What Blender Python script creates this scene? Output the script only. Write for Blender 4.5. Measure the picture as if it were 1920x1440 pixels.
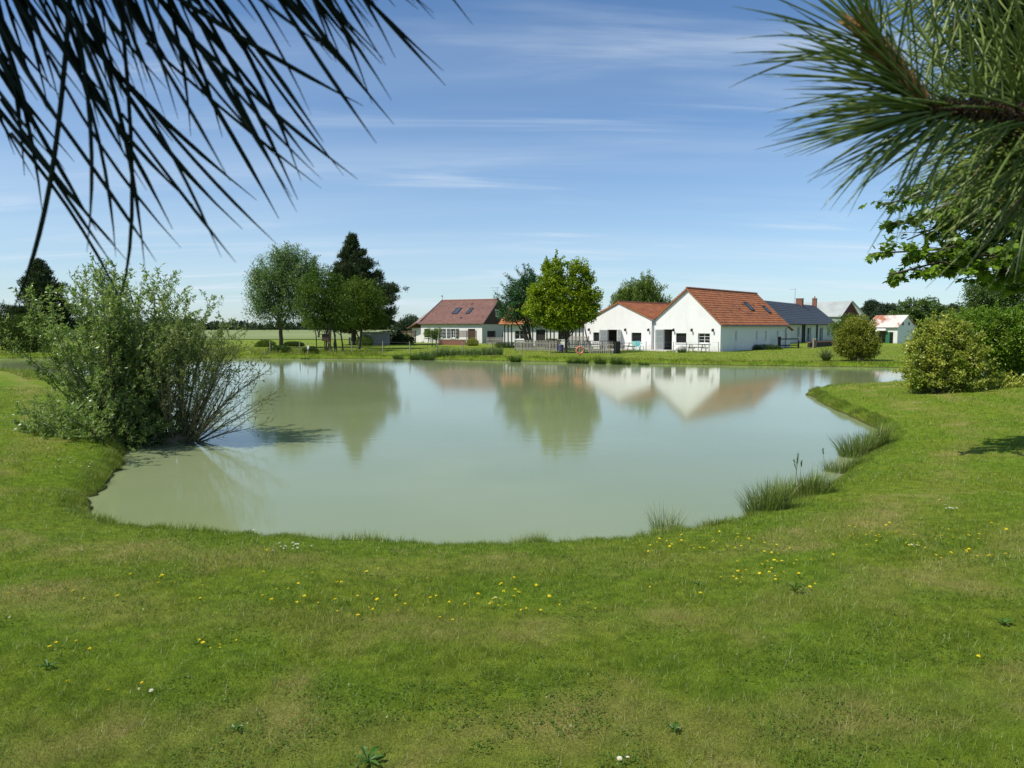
import bpy, math, random
import numpy as np
from mathutils import Vector, Matrix

# ------------------------------------------------------------------ camera / sky / sun
for o in list(bpy.data.objects):
    bpy.data.objects.remove(o)
scene = bpy.context.scene
COL = scene.collection
R = math.radians
CAM_Z = 2.8
PITCH = math.atan(108 / 1333)
cam_data = bpy.data.cameras.new('camera')
cam = bpy.data.objects.new('camera', cam_data)
COL.objects.link(cam)
cam.location = (0, 0, CAM_Z)
cam.rotation_euler = (R(90) - PITCH, 0, 0)
cam_data.sensor_width = 36
cam_data.lens = 25.0
cam_data.clip_start = 0.02
cam_data.clip_end = 9000
cam_data.dof.use_dof = True
cam_data.dof.focus_distance = 22
cam_data.dof.aperture_fstop = 17
scene.camera = cam

SUN_EL, SUN_AZ = R(52), Vector((-0.90, -0.42, 0)).normalized()
world = bpy.data.worlds.new('World')
scene.world = world
world.use_nodes = True
wt = world.node_tree
for n in list(wt.nodes):
    wt.nodes.remove(n)


def N(t, typ, **kw):
    n = t.nodes.new(typ)
    for k, v in kw.items():
        if k == 'inp':
            for a, b in v.items():
                n.inputs[a].default_value = b
        else:
            setattr(n, k, v)
    return n


def L(t, a, b):
    t.links.new(a, b)


def mathn(t, op, a, b=None, clamp=False):
    n = N(t, 'ShaderNodeMath', operation=op, use_clamp=clamp)
    for i, v in enumerate((a, b)):
        if v is None:
            continue
        if isinstance(v, (int, float)):
            n.inputs[i].default_value = v
        else:
            L(t, v, n.inputs[i])
    return n.outputs[0]


def mixc(t, fac, a, b):
    n = N(t, 'ShaderNodeMix', data_type='RGBA')
    for s, v in ((n.inputs[0], fac), (n.inputs[6], a), (n.inputs[7], b)):
        if isinstance(v, (int, float)):
            s.default_value = v
        elif isinstance(v, (tuple, list)):
            s.default_value = (v[0], v[1], v[2], 1)
        else:
            L(t, v, s)
    return n.outputs[2]


def ramp(t, fac, lo, hi):
    n = N(t, 'ShaderNodeMapRange', clamp=True)
    n.interpolation_type = 'SMOOTHSTEP'
    L(t, fac, n.inputs[0])
    n.inputs[1].default_value = lo
    n.inputs[2].default_value = hi
    return n.outputs[0]


def noise(t, vec, scale, detail=4, rough=.55):
    n = N(t, 'ShaderNodeTexNoise', inp={'Scale': scale, 'Detail': detail, 'Roughness': rough})
    if vec is not None:
        L(t, vec, n.inputs['Vector'])
    return n.outputs[0]


sky = N(wt, 'ShaderNodeTexSky', sky_type='NISHITA', sun_disc=False)
sky.sun_elevation = SUN_EL
sky.sun_rotation = math.atan2(SUN_AZ.x, SUN_AZ.y)
sky.altitude = 0
sky.air_density = 1.0
sky.dust_density = 0.3
sky.ozone_density = 3.5
tc = N(wt, 'ShaderNodeTexCoord')
sep = N(wt, 'ShaderNodeSeparateXYZ')
L(wt, tc.outputs['Generated'], sep.inputs[0])
zc = mathn(wt, 'ADD', mathn(wt, 'MAXIMUM', sep.outputs[2], 0.0), 0.10)
cmb = N(wt, 'ShaderNodeCombineXYZ')
L(wt, mathn(wt, 'DIVIDE', sep.outputs[0], zc), cmb.inputs[0])
L(wt, mathn(wt, 'DIVIDE', sep.outputs[1], zc), cmb.inputs[1])
mp = N(wt, 'ShaderNodeMapping')
mp.inputs['Rotation'].default_value = (0, 0, R(-22))
mp.inputs['Scale'].default_value = (0.42, 2.3, 1)
mp.inputs['Location'].default_value = (1.3, 0.4, 0)
L(wt, cmb.outputs[0], mp.inputs[0])
n1 = N(wt, 'ShaderNodeTexNoise', inp={'Scale': 1.0, 'Detail': 7, 'Roughness': .58, 'Distortion': .7})
L(wt, mp.outputs[0], n1.inputs['Vector'])
n2 = noise(wt, cmb.outputs[0], 0.55, 3)
streak = mathn(wt, 'MULTIPLY', ramp(wt, n1.outputs[0], .47, .80), ramp(wt, n2, .34, .62))
veil = ramp(wt, noise(wt, mp.outputs[0], .45, 4, .5), .40, .72)
haze_f = ramp(wt, sep.outputs[2], 0.34, -0.02)
cl = mathn(wt, 'ADD', mathn(wt, 'MULTIPLY', streak, .62), mathn(wt, 'MULTIPLY', veil, .16))
cl = mathn(wt, 'ADD', cl, mathn(wt, 'MULTIPLY', haze_f, .34), clamp=True)
tint = N(wt, 'ShaderNodeMix', data_type='RGBA', blend_type='MULTIPLY')
tint.inputs[0].default_value = 1.0
L(wt, sky.outputs[0], tint.inputs[6])
tint.inputs[7].default_value = (.83, 1.03, 1.18, 1)
skyc = mixc(wt, cl, tint.outputs[2], (6.6, 7.5, 8.4))
bg = N(wt, 'ShaderNodeBackground', inp={'Strength': 0.092})
L(wt, skyc, bg.inputs[0])
wo = N(wt, 'ShaderNodeOutputWorld')
L(wt, bg.outputs[0], wo.inputs[0])

sun_data = bpy.data.lights.new('sun', 'SUN')
sun_data.energy = 4.4
sun_data.angle = R(0.5)
sun_data.color = (1.0, 0.95, 0.86)
sun = bpy.data.objects.new('sun', sun_data)
COL.objects.link(sun)
sdir = Vector((SUN_AZ.x * math.cos(SUN_EL), SUN_AZ.y * math.cos(SUN_EL), math.sin(SUN_EL)))
sun.rotation_euler = sdir.to_track_quat('Z', 'Y').to_euler()
sun.location = sdir * 200
scene.view_settings.view_transform = 'Standard'
scene.view_settings.look = 'None'
scene.view_settings.gamma = 1
scene.view_settings.exposure = 0.32
scene.view_settings.use_curve_mapping = False
scene.render.engine = 'CYCLES'

# ------------------------------------------------------------------ geometry helpers
F = 1333.0
CT, ST = math.cos(PITCH), math.sin(PITCH)


def ray(px, py):
    x = (np.asarray(px, float) - 960) / F
    v = (720 - np.asarray(py, float)) / F
    return x, CT + v * ST, -ST + v * CT


def at_d(px, py, d):
    """point of the place that lies d metres out (along +Y)"""
    x, y, z = ray(px, py)
    t = d / y
    return Vector((float(x * t), float(d), float(CAM_Z + z * t)))


def at_z(px, py, z0):
    x, y, z = ray(px, py)
    t = (z0 - CAM_Z) / z
    return (float(x * t), float(y * t))


class MB:
    def __init__(s):
        s.v, s.f = [], []

    def quad(s, a, b, c, d):
        i = len(s.v)
        s.v += [tuple(a), tuple(b), tuple(c), tuple(d)]
        s.f.append((i, i + 1, i + 2, i + 3))

    def poly(s, pts):
        i = len(s.v)
        s.v += [tuple(p) for p in pts]
        s.f.append(tuple(range(i, i + len(pts))))

    def box(s, o, a, b, c):
        """o corner, a b c edge vectors"""
        o, a, b, c = Vector(o), Vector(a), Vector(b), Vector(c)
        i = len(s.v)
        s.v += [tuple(p) for p in (o, o + a, o + a + b, o + b, o + c, o + a + c, o + a + b + c, o + b + c)]
        fs = [(0, 3, 2, 1), (4, 5, 6, 7), (0, 1, 5, 4), (1, 2, 6, 5), (2, 3, 7, 6), (3, 0, 4, 7)]
        if a.cross(b).dot(c) < 0:
            fs = [q[::-1] for q in fs]
        s.f += [tuple(i + k for k in q) for q in fs]

    def bar(s, p, q, w, h=None):
        p, q = Vector(p), Vector(q)
        h = h or w
        d = (q - p)
        up = Vector((0, 0, 1)) if abs(d.normalized().z) < .9 else Vector((1, 0, 0))
        a = d.cross(up).normalized() * w
        b = a.cross(d).normalized() * h
        s.box(p - a / 2 - b / 2, d, a, b)

    def tube(s, pts, rad, sides=5, cap=True):
        pts = [Vector(p) for p in pts]
        n = len(pts)
        i0 = len(s.v)
        ref = Vector((.3, .5, .81)).normalized()
        for k in range(n):
            d = (pts[min(k + 1, n - 1)] - pts[max(k - 1, 0)])
            d = d.normalized() if d.length > 1e-9 else Vector((0, 0, 1))
            a = d.cross(ref)
            if a.length < 1e-3:
                a = d.cross(Vector((1, 0, 0)))
            a.normalize()
            b = d.cross(a)
            r = rad[k] if hasattr(rad, '__len__') else rad
            for j in range(sides):
                an = 2 * math.pi * j / sides
                s.v.append(tuple(pts[k] + a * (math.cos(an) * r) + b * (math.sin(an) * r)))
        for k in range(n - 1):
            for j in range(sides):
                j2 = (j + 1) % sides
                s.f.append((i0 + k * sides + j, i0 + k * sides + j2, i0 + (k + 1) * sides + j2, i0 + (k + 1) * sides + j))
        if cap:
            s.f.append(tuple(i0 + j for j in range(sides))[::-1])
            s.f.append(tuple(i0 + (n - 1) * sides + j for j in range(sides)))


def link(o, parent=None):
    COL.objects.link(o)
    if parent is not None:
        o.parent = parent
    return o


def world_loc(o):
    v = Vector((0, 0, 0))
    while o is not None:
        v = v + o.location
        o = o.parent
    return v


def tag(o, label=None, cat=None, group=None, kind=None):
    if label:
        o['label'] = label
    if cat:
        o['category'] = cat
    if group:
        o['group'] = group
    if kind:
        o['kind'] = kind
    return o


def thing(name, label, cat, loc, group=None):
    o = bpy.data.objects.new(name, None)
    o.empty_display_size = .2
    o.location = loc
    link(o)
    return tag(o, label, cat, group)


def part(name, mb, mat, parent=None, smooth=False):
    """mesh given in world coordinates, hung under its thing"""
    me = bpy.data.meshes.new(name)
    off = world_loc(parent) if parent is not None else Vector((0, 0, 0))
    me.from_pydata([(a - off.x, b - off.y, c - off.z) for a, b, c in mb.v], [], mb.f)
    me.materials.append(mat)
    if smooth:
        me.polygons.foreach_set('use_smooth', [True] * len(me.polygons))
    me.update()
    return link(bpy.data.objects.new(name, me), parent)


def np_mesh(name, V, Fc, mat, parent=None, attrs=None, smooth=False):
    V = np.asarray(V, np.float64)
    Fc = np.asarray(Fc, np.int32)
    if parent is not None:
        V = V - np.array(world_loc(parent))
    me = bpy.data.meshes.new(name)
    m, k = Fc.shape
    me.vertices.add(len(V))
    me.vertices.foreach_set('co', V.astype(np.float32).ravel())
    me.loops.add(m * k)
    me.loops.foreach_set('vertex_index', Fc.ravel())
    me.polygons.add(m)
    me.polygons.foreach_set('loop_start', np.arange(0, m * k, k, dtype=np.int32))
    if smooth:
        me.polygons.foreach_set('use_smooth', np.ones(m, bool))
    me.materials.append(mat)
    me.update(calc_edges=True)
    for nm, arr in (attrs or {}).items():
        a = me.attributes.new(nm, 'FLOAT', 'POINT')
        a.data.foreach_set('value', np.asarray(arr, np.float32))
    return link(bpy.data.objects.new(name, me), parent)


def nrm(a):
    return a / np.maximum(np.linalg.norm(a, axis=1, keepdims=True), 1e-9)


def leaf_quads(c, d, n, Ln, Wd, fold=.12):
    d = nrm(d)
    s = nrm(np.cross(d, n))
    m = np.cross(s, d)
    Ln = np.broadcast_to(np.asarray(Ln, float).reshape(-1, 1), (len(c), 1))
    Wd = np.broadcast_to(np.asarray(Wd, float).reshape(-1, 1), (len(c), 1))
    mid = c + d * Ln * .45 - m * (Ln * fold)
    V = np.stack([c, mid + s * Wd / 2, c + d * Ln, mid - s * Wd / 2], 1).reshape(-1, 3)
    return V, np.arange(len(V)).reshape(-1, 4)


LOBED = np.array([(0, 0), (.20, .10), (.46, .16), (.30, .36), (.50, .62), (.24, .60), (0, 1), (-.24, .60), (-.50, .62), (-.30, .36), (-.46, .16), (-.20, .10)])


def lobed_leaves(c, d, n, Ln):
    d = nrm(d)
    s = nrm(np.cross(d, n))
    m = np.cross(s, d)
    Ln = np.asarray(Ln).reshape(-1, 1)
    K = len(LOBED)
    V = np.zeros((len(c), K, 3))
    for k, (a, b) in enumerate(LOBED):
        V[:, k] = c + s * a * Ln + d * b * Ln - m * (abs(a) * .25 + b * b * .18) * Ln
    return V.reshape(-1, 3), np.arange(len(c) * K).reshape(-1, K)


# ------------------------------------------------------------------ materials
MATS = {}


def new_mat(name):
    m = bpy.data.materials.new(name)
    m.use_nodes = True
    t = m.node_tree
    for n in list(t.nodes):
        t.nodes.remove(n)
    out = N(t, 'ShaderNodeOutputMaterial')
    MATS[name] = m
    return m, t, out


def leaf_mat(name, c1, c2, trans=.3, gloss=.05, rough=.4, c3=None, p3=.1, pscale=.6, tcol=None, wn=.4):
    m, t, out = new_mat(name)
    g = N(t, 'ShaderNodeNewGeometry')
    rnd = g.outputs['Random Per Island']
    pn = noise(t, g.outputs['Position'], pscale, 3)
    f = mathn(t, 'ADD', mathn(t, 'MULTIPLY', rnd, 1 - wn), mathn(t, 'MULTIPLY', ramp(t, pn, .36, .64), wn))
    col = mixc(t, f, c1, c2)
    if c3:
        r2 = mathn(t, 'FRACT', mathn(t, 'MULTIPLY', rnd, 37.7))
        col = mixc(t, mathn(t, 'LESS_THAN', r2, p3), col, c3)
    df = N(t, 'ShaderNodeBsdfDiffuse')
    L(t, col, df.inputs[0])
    tr = N(t, 'ShaderNodeBsdfTranslucent')
    L(t, mixc(t, .5, col, tcol or (c2[0] * 1.3, c2[1] * 1.35, c2[2] * .6)), tr.inputs[0])
    mx = N(t, 'ShaderNodeMixShader')
    mx.inputs[0].default_value = trans
    L(t, df.outputs[0], mx.inputs[1])
    L(t, tr.outputs[0], mx.inputs[2])
    gl = N(t, 'ShaderNodeBsdfGlossy', inp={'Roughness': rough})
    mx2 = N(t, 'ShaderNodeMixShader')
    mx2.inputs[0].default_value = gloss
    L(t, mx.outputs[0], mx2.inputs[1])
    L(t, gl.outputs[0], mx2.inputs[2])
    L(t, mx2.outputs[0], out.inputs[0])
    return m


def solid(name, c1, c2=None, rough=.7, scale=3.0, bump=0.0, bscale=40, metal=0, island=False, spec=.4):
    m, t, out = new_mat(name)
    g = N(t, 'ShaderNodeNewGeometry')
    p = N(t, 'ShaderNodeBsdfPrincipled', inp={'Roughness': rough, 'Metallic': metal, 'Specular IOR Level': spec})
    c2 = c2 or tuple(x * .7 for x in c1)
    f = ramp(t, noise(t, g.outputs['Position'], scale, 5, .6), .32, .72)
    if island:
        f = mathn(t, 'ADD', mathn(t, 'MULTIPLY', f, .45), mathn(t, 'MULTIPLY', g.outputs['Random Per Island'], .55))
    L(t, mixc(t, f, c1, c2), p.inputs['Base Color'])
    if bump:
        b = N(t, 'ShaderNodeBump', inp={'Strength': bump, 'Distance': .02})
        L(t, noise(t, g.outputs['Position'], bscale, 4), b.inputs['Height'])
        L(t, b.outputs[0], p.inputs['Normal'])
    L(t, p.outputs[0], out.inputs[0])
    return m


def stucco(name, c1, dirt, base_z):
    """render with rain streaks and splash dirt near the foot of the wall"""
    m, t, out = new_mat(name)
    g = N(t, 'ShaderNodeNewGeometry')
    p = N(t, 'ShaderNodeBsdfPrincipled', inp={'Roughness': .85, 'Specular IOR Level': .2})
    mpn = N(t, 'ShaderNodeMapping')
    mpn.inputs['Scale'].default_value = (1.6, 1.6, .25)
    L(t, g.outputs['Position'], mpn.inputs[0])
    st = ramp(t, noise(t, mpn.outputs[0], 1.0, 6, .65), .45, .85)
    pt = ramp(t, noise(t, g.outputs['Position'], .7, 4), .4, .7)
    sp = N(t, 'ShaderNodeSeparateXYZ')
    L(t, g.outputs['Position'], sp.inputs[0])
    hgt = mathn(t, 'ADD', sp.outputs[2], mathn(t, 'MULTIPLY', pt, -.4))
    low = ramp(t, hgt, base_z + .45, base_z - .15)
    f = mathn(t, 'ADD', mathn(t, 'MULTIPLY', st, .20), mathn(t, 'MULTIPLY', pt, .10))
    f = mathn(t, 'ADD', f, mathn(t, 'MULTIPLY', low, .45), clamp=True)
    L(t, mixc(t, f, c1, dirt), p.inputs['Base Color'])
    b = N(t, 'ShaderNodeBump', inp={'Strength': .25, 'Distance': .02})
    L(t, noise(t, g.outputs['Position'], 30, 4), b.inputs['Height'])
    L(t, b.outputs[0], p.inputs['Normal'])
    L(t, p.outputs[0], out.inputs[0])
    return m


M = MATS
solid('bark', (.09, .07, .05), (.05, .04, .03), .9, 8, .6, 30)
solid('bark_pale', (.17, .145, .11), (.09, .075, .055), .9, 8, .5, 30)
solid('twig_olive', (.20, .175, .09), (.10, .085, .05), .8, 12)
leaf_mat('willow_leaf', (.11, .19, .03), (.28, .385, .10), .42, .045, .38, (.28, .33, .18), .06, 1.2)
leaf_mat('willow_sparse_leaf', (.10, .155, .03), (.24, .295, .085), .36, 0.021, .4, (.19, .20, .09), .12, 1.5)
leaf_mat('pale_tree_leaf', (.075, .145, .035), (.18, .27, .09), .32, 0.025, .4, (.20, .25, .15), .08)
leaf_mat('dark_tree_leaf', (.048, .095, .014), (.11, .175, .026), .22, 0.01)
leaf_mat('round_tree_leaf', (.050, .105, .012), (.14, .20, .028), .30, 0.014)
leaf_mat('conifer_needle', (.022, .044, .018), (.072, .098, .036), .10, 0.017, .45, (.05, .05, .022), .10)
leaf_mat('maple_bright_leaf', (.15, .235, .010), (.30, .385, .016), .36, 0.017, .4, (.10, .13, .012), .15)
leaf_mat('maple_red_leaf', (.10, .035, .015), (.15, .07, .02), .3, 0.014)
leaf_mat('cherry_leaf', (.028, .085, .028), (.075, .16, .05), .25, 0.028)
leaf_mat('far_willow_leaf', (.075, .135, .018), (.17, .23, .045), .32, 0.017)
leaf_mat('right_tree_leaf', (.06, .14, .010), (.18, .28, .025), .36, 0.021, .35, (.10, .15, .025), .15, .8)
leaf_mat('back_tree_leaf', (.055, .105, .020), (.13, .195, .05), .3, 0.017)
leaf_mat('variegated_leaf', (.11, .195, .012), (.42, .44, .07), .3, 0.025, .35, (.48, .44, .20), .08, 1.6, None, .65)
leaf_mat('green_shrub_leaf', (.075, .165, .012), (.20, .30, .03), .3, 0.021, .35, (.20, .22, .05), .05, .8)
leaf_mat('round_bush_leaf', (.125, .165, .015), (.28, .295, .04), .25, 0.017, .4, (.16, .11, .03), .06, .7)
leaf_mat('hedge_leaf', (.025, .052, .007), (.07, .11, .014), .2, 0.014)
leaf_mat('golden_hedge_leaf', (.16, .18, .015), (.26, .26, .025), .3, 0.014)
leaf_mat('far_wood_leaf', (.032, .055, .028), (.065, .095, .050), .2, 0.007)
leaf_mat('rush', (.09, .155, .02), (.19, .25, .055), .3, 0.017, .4, (.21, .18, .09), .15)
leaf_mat('rush_dark', (.04, .085, .014), (.095, .15, .03), .25, 0.014)
leaf_mat('iris_leaf', (.07, .12, .035), (.15, .21, .075), .3, 0.021)
leaf_mat('yucca_leaf', (.06, .10, .03), (.19, .22, .10), .2, 0.028)
leaf_mat('weed_leaf', (.035, .10, .012), (.07, .15, .02), .25, 0.025)
leaf_mat('clover_leaf', (.06, .12, .012), (.12, .19, .022), .3, .02)
leaf_mat('dandelion_petal', (.72, .56, .015), (.80, .66, .035), .2, 0.007)
leaf_mat('daisy_petal', (.72, .72, .70), (.8, .8, .78), .2, 0.007)
leaf_mat('needle_shaded', (.008, .013, .008), (.016, .024, .013), .04, .012, .4)  # left branch needles: shade from overhead is put into this near-black green
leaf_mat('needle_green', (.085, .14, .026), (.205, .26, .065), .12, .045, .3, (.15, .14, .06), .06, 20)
solid('candle_bud', (.42, .27, .10), (.24, .14, .05), .7, 60, .4, 300)
solid('pine_twig', (.17, .10, .06), (.08, .05, .035), .9, 80, .8, 300)
stucco('white_render', (.76, .755, .73), (.44, .42, .37), .40)
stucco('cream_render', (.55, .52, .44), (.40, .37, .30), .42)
stucco('pale_render', (.62, .62, .56), (.44, .43, .38), .42)
stucco('white_house_render', (.76, .75, .71), (.5, .48, .42), .42)
solid('orange_tile', (.47, .165, .06), (.25, .095, .045), .8, 1.2, island=True)
solid('old_tile', (.225, .115, .09), (.145, .08, .066), .85, 1.0, island=True)
solid('slate', (.072, .076, .082), (.050, .054, .060), .55, 1.0, island=True)
solid('grey_sheet', (.36, .38, .36), (.28, .30, .28), .6, .5)
solid('ridge_tile', (.26, .10, .06), (.17, .075, .05), .8, 2, island=True)
solid('red_cladding', (.13, .022, .022), (.09, .016, .016), .7, .8)
solid('brown_boards', (.085, .045, .026), (.055, .030, .019), .8, 3, island=True)
solid('dark_wood', (.035, .028, .026), (.022, .019, .018), .8, 3)
solid('grey_wood', (.33, .31, .27), (.22, .20, .175), .85, 6, island=True)
solid('post_wood', (.34, .30, .22), (.2, .175, .13), .85, 6)
solid('white_paint', (.8, .8, .78), (.72, .72, .69), .5, 2)
solid('dark_frame', (.03, .032, .035), (.02, .021, .023), .5)
solid('timber_dark', (.06, .055, .06), (.035, .033, .035), .8, 3)
solid('zinc', (.28, .29, .30), (.2, .21, .22), .45, 3, metal=.6)
solid('lamp_metal', (.06, .05, .05), (.04, .035, .035), .5, metal=.5)
solid('brick', (.30, .12, .075), (.20, .085, .06), .9, 5, island=True)
solid('mortar', (.38, .35, .30), (.3, .28, .24), .95, 6)
solid('interior', (.18, .16, .14), (.12, .11, .10), .9)
solid('stone', (.40, .39, .36), (.25, .245, .22), .9, 4, .4, 20)
solid('patio', (.50, .47, .41), (.38, .36, .31), .9, 1.5, .2, 20)
solid('buoy_orange', (.60, .19, .10), (.5, .15, .08), .5, 6)
solid('rope', (.6, .57, .48), None, .9)
solid('blue_plastic', (.10, .09, .24), (.08, .07, .19), .45)
solid('cyan_plastic', (.35, .72, .70), (.30, .66, .65), .4)
solid('white_plastic', (.78, .79, .8), (.7, .71, .73), .4)
solid('steel', (.42, .42, .41), (.3, .3, .29), .5, 4, metal=.3)
solid('green_door', (.03, .14, .07), (.02, .10, .05), .6)
solid('flower_red', (.36, .085, .08), (.25, .07, .06), .8, 30)
solid('white_wall_foot', (.62, .62, .6), (.5, .5, .48), .9)
solid('leather_blue', (.10, .12, .16), None, .6)

# rusty sheet
m, t, out = new_mat('rusty_sheet')
g = N(t, 'ShaderNodeNewGeometry')
p = N(t, 'ShaderNodeBsdfPrincipled', inp={'Roughness': .7})
mpn = N(t, 'ShaderNodeMapping')
mpn.inputs['Scale'].default_value = (.5, .22, .22)
mpn.inputs['Location'].default_value = (.7, .2, 0)
L(t, g.outputs['Position'], mpn.inputs[0])
f = ramp(t, noise(t, mpn.outputs[0], 1.0, 6, .6), .44, .56)
L(t, mixc(t, f, (.55, .52, .46), (.33, .12, .06)), p.inputs['Base Color'])
L(t, p.outputs[0], out.inputs[0])

# glass: dark reflective pane you can see through
m, t, out = new_mat('glass')
p = N(t, 'ShaderNodeBsdfPrincipled', inp={'Roughness': .04, 'Base Color': (.03, .035, .04, 1), 'Specular IOR Level': .6})
tr = N(t, 'ShaderNodeBsdfTransparent')
tr.inputs[0].default_value = (.6, .63, .63, 1)
mx = N(t, 'ShaderNodeMixShader')
mx.inputs[0].default_value = .55
L(t, tr.outputs[0], mx.inputs[1])
L(t, p.outputs[0], mx.inputs[2])
L(t, mx.outputs[0], out.inputs[0])
m, t, out = new_mat('skylight_glass')
p = N(t, 'ShaderNodeBsdfPrincipled', inp={'Roughness': .06, 'Base Color': (.05, .065, .085, 1), 'Specular IOR Level': 1.0, 'IOR': 1.7})
L(t, p.outputs[0], out.inputs[0])

# water: silty pond, sunlight scatters in the murk, surface mirrors the sky
m, t, out = new_mat('pond_water')
g = N(t, 'ShaderNodeNewGeometry')
p = N(t, 'ShaderNodeBsdfPrincipled', inp={'Roughness': .075, 'IOR': 1.33, 'Specular IOR Level': .44})
f = ramp(t, noise(t, g.outputs['Position'], .16, 4), .35, .7)
L(t, mixc(t, f, (.205, .245, .115), (.230, .27, .138)), p.inputs['Base Color'])
mpn = N(t, 'ShaderNodeMapping')
mpn.inputs['Scale'].default_value = (1, 1.5, 1)
L(t, g.outputs['Position'], mpn.inputs[0])
b = N(t, 'ShaderNodeBump', inp={'Strength': .5, 'Distance': .006})
calm = ramp(t, noise(t, g.outputs['Position'], .09, 2), .38, .66)
wv = mathn(t, 'ADD', noise(t, mpn.outputs[0], 2.2, 3, .5), mathn(t, 'MULTIPLY', noise(t, mpn.outputs[0], 9, 2, .5), .12))
L(t, mathn(t, 'MULTIPLY', wv, mathn(t, 'ADD', mathn(t, 'MULTIPLY', calm, .8), .25)), b.inputs['Height'])
L(t, b.outputs[0], p.inputs['Normal'])
L(t, p.outputs[0], out.inputs[0])


# lawn colour shared by the soil sheet and by the blades
def lawn_color(t, blade):
    g = N(t, 'ShaderNodeNewGeometry')
    pos = g.outputs['Position']
    at = N(t, 'ShaderNodeAttribute', attribute_name='shore')
    sd = at.outputs['Fac']
    big = noise(t, pos, .35, 4, .6)
    med = noise(t, pos, 1.3, 4, .62)
    sml = noise(t, pos, 7.0, 4, .65)
    green = mixc(t, ramp(t, sml, .3, .7), (.122, .182, .010), (.240, .312, .025))
    lush = mixc(t, ramp(t, sml, .3, .7), (.090, .185, .007), (.172, .300, .014))
    band = N(t, 'ShaderNodeMath', operation='SINE')
    L(t, mathn(t, 'ADD', mathn(t, 'MULTIPLY', sd, 3.6), mathn(t, 'MULTIPLY', big, 4)), band.inputs[0])
    dry = mathn(t, 'ADD', mathn(t, 'MULTIPLY', ramp(t, med, .46, .74), .62), mathn(t, 'MULTIPLY', ramp(t, big, .45, .7), .35))
    dry = mathn(t, 'ADD', dry, mathn(t, 'MULTIPLY', band.outputs[0], .24))
    if blade:
        dry = mathn(t, 'ADD', dry, mathn(t, 'MULTIPLY', mathn(t, 'SUBTRACT', g.outputs['Random Per Island'], .5), .55))
    dry = mathn(t, 'ADD', dry, -.08, clamp=True)
    edge = ramp(t, sd, .9, .15)
    c = mixc(t, mathn(t, 'MULTIPLY', ramp(t, noise(t, pos, .8, 3), .42, .62), .55), green, lush)
    c = mixc(t, mathn(t, 'MULTIPLY', dry, .95, clamp=True), c, (.38, .32, .10))
    c = mixc(t, mathn(t, 'MULTIPLY', edge, mathn(t, 'MULTIPLY', ramp(t, med, .3, .7), .6)), c, lush)
    return g, c


m, t, out = new_mat('lawn_soil')
g, c = lawn_color(t, False)
fine = noise(t, g.outputs['Position'], 55, 5, .75)
c = mixc(t, mathn(t, 'MULTIPLY', ramp(t, fine, .62, .36), .40), c, (.040, .062, .010))
p = N(t, 'ShaderNodeBsdfPrincipled', inp={'Roughness': .95, 'Specular IOR Level': .1})
sp = N(t, 'ShaderNodeSeparateXYZ')
L(t, g.outputs['Position'], sp.inputs[0])
mud = ramp(t, sp.outputs[2], .07, .015)
L(t, mixc(t, mathn(t, 'MULTIPLY', mud, .8), c, (.050, .042, .022)), p.inputs['Base Color'])
b = N(t, 'ShaderNodeBump', inp={'Strength': .9, 'Distance': .04})
L(t, fine, b.inputs['Height'])
L(t, b.outputs[0], p.inputs['Normal'])
L(t, p.outputs[0], out.inputs[0])

m, t, out = new_mat('grass_blade')
g, c = lawn_color(t, True)
c = mixc(t, mathn(t, 'MULTIPLY', g.outputs['Random Per Island'], .35), c, (.23, .265, .045))
df = N(t, 'ShaderNodeBsdfDiffuse')
L(t, c, df.inputs[0])
tr = N(t, 'ShaderNodeBsdfTranslucent')
L(t, c, tr.inputs[0])
mx = N(t, 'ShaderNodeMixShader')
mx.inputs[0].default_value = .45
L(t, df.outputs[0], mx.inputs[1])
L(t, tr.outputs[0], mx.inputs[2])
gl = N(t, 'ShaderNodeBsdfGlossy', inp={'Roughness': .45})
mx2 = N(t, 'ShaderNodeMixShader')
mx2.inputs[0].default_value = .03
L(t, mx.outputs[0], mx2.inputs[1])
L(t, gl.outputs[0], mx2.inputs[2])
L(t, mx2.outputs[0], out.inputs[0])

m, t, out = new_mat('crop')
g = N(t, 'ShaderNodeNewGeometry')
p = N(t, 'ShaderNodeBsdfPrincipled', inp={'Roughness': .9, 'Specular IOR Level': .15})
mpn = N(t, 'ShaderNodeMapping')
mpn.inputs['Scale'].default_value = (.02, .12, 1)
L(t, g.outputs['Position'], mpn.inputs[0])
f = ramp(t, noise(t, mpn.outputs[0], 1, 6, .6), .35, .65)
L(t, mixc(t, f, (.14, .195, .05), (.26, .28, .13)), p.inputs['Base Color'])
L(t, p.outputs[0], out.inputs[0])

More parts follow.
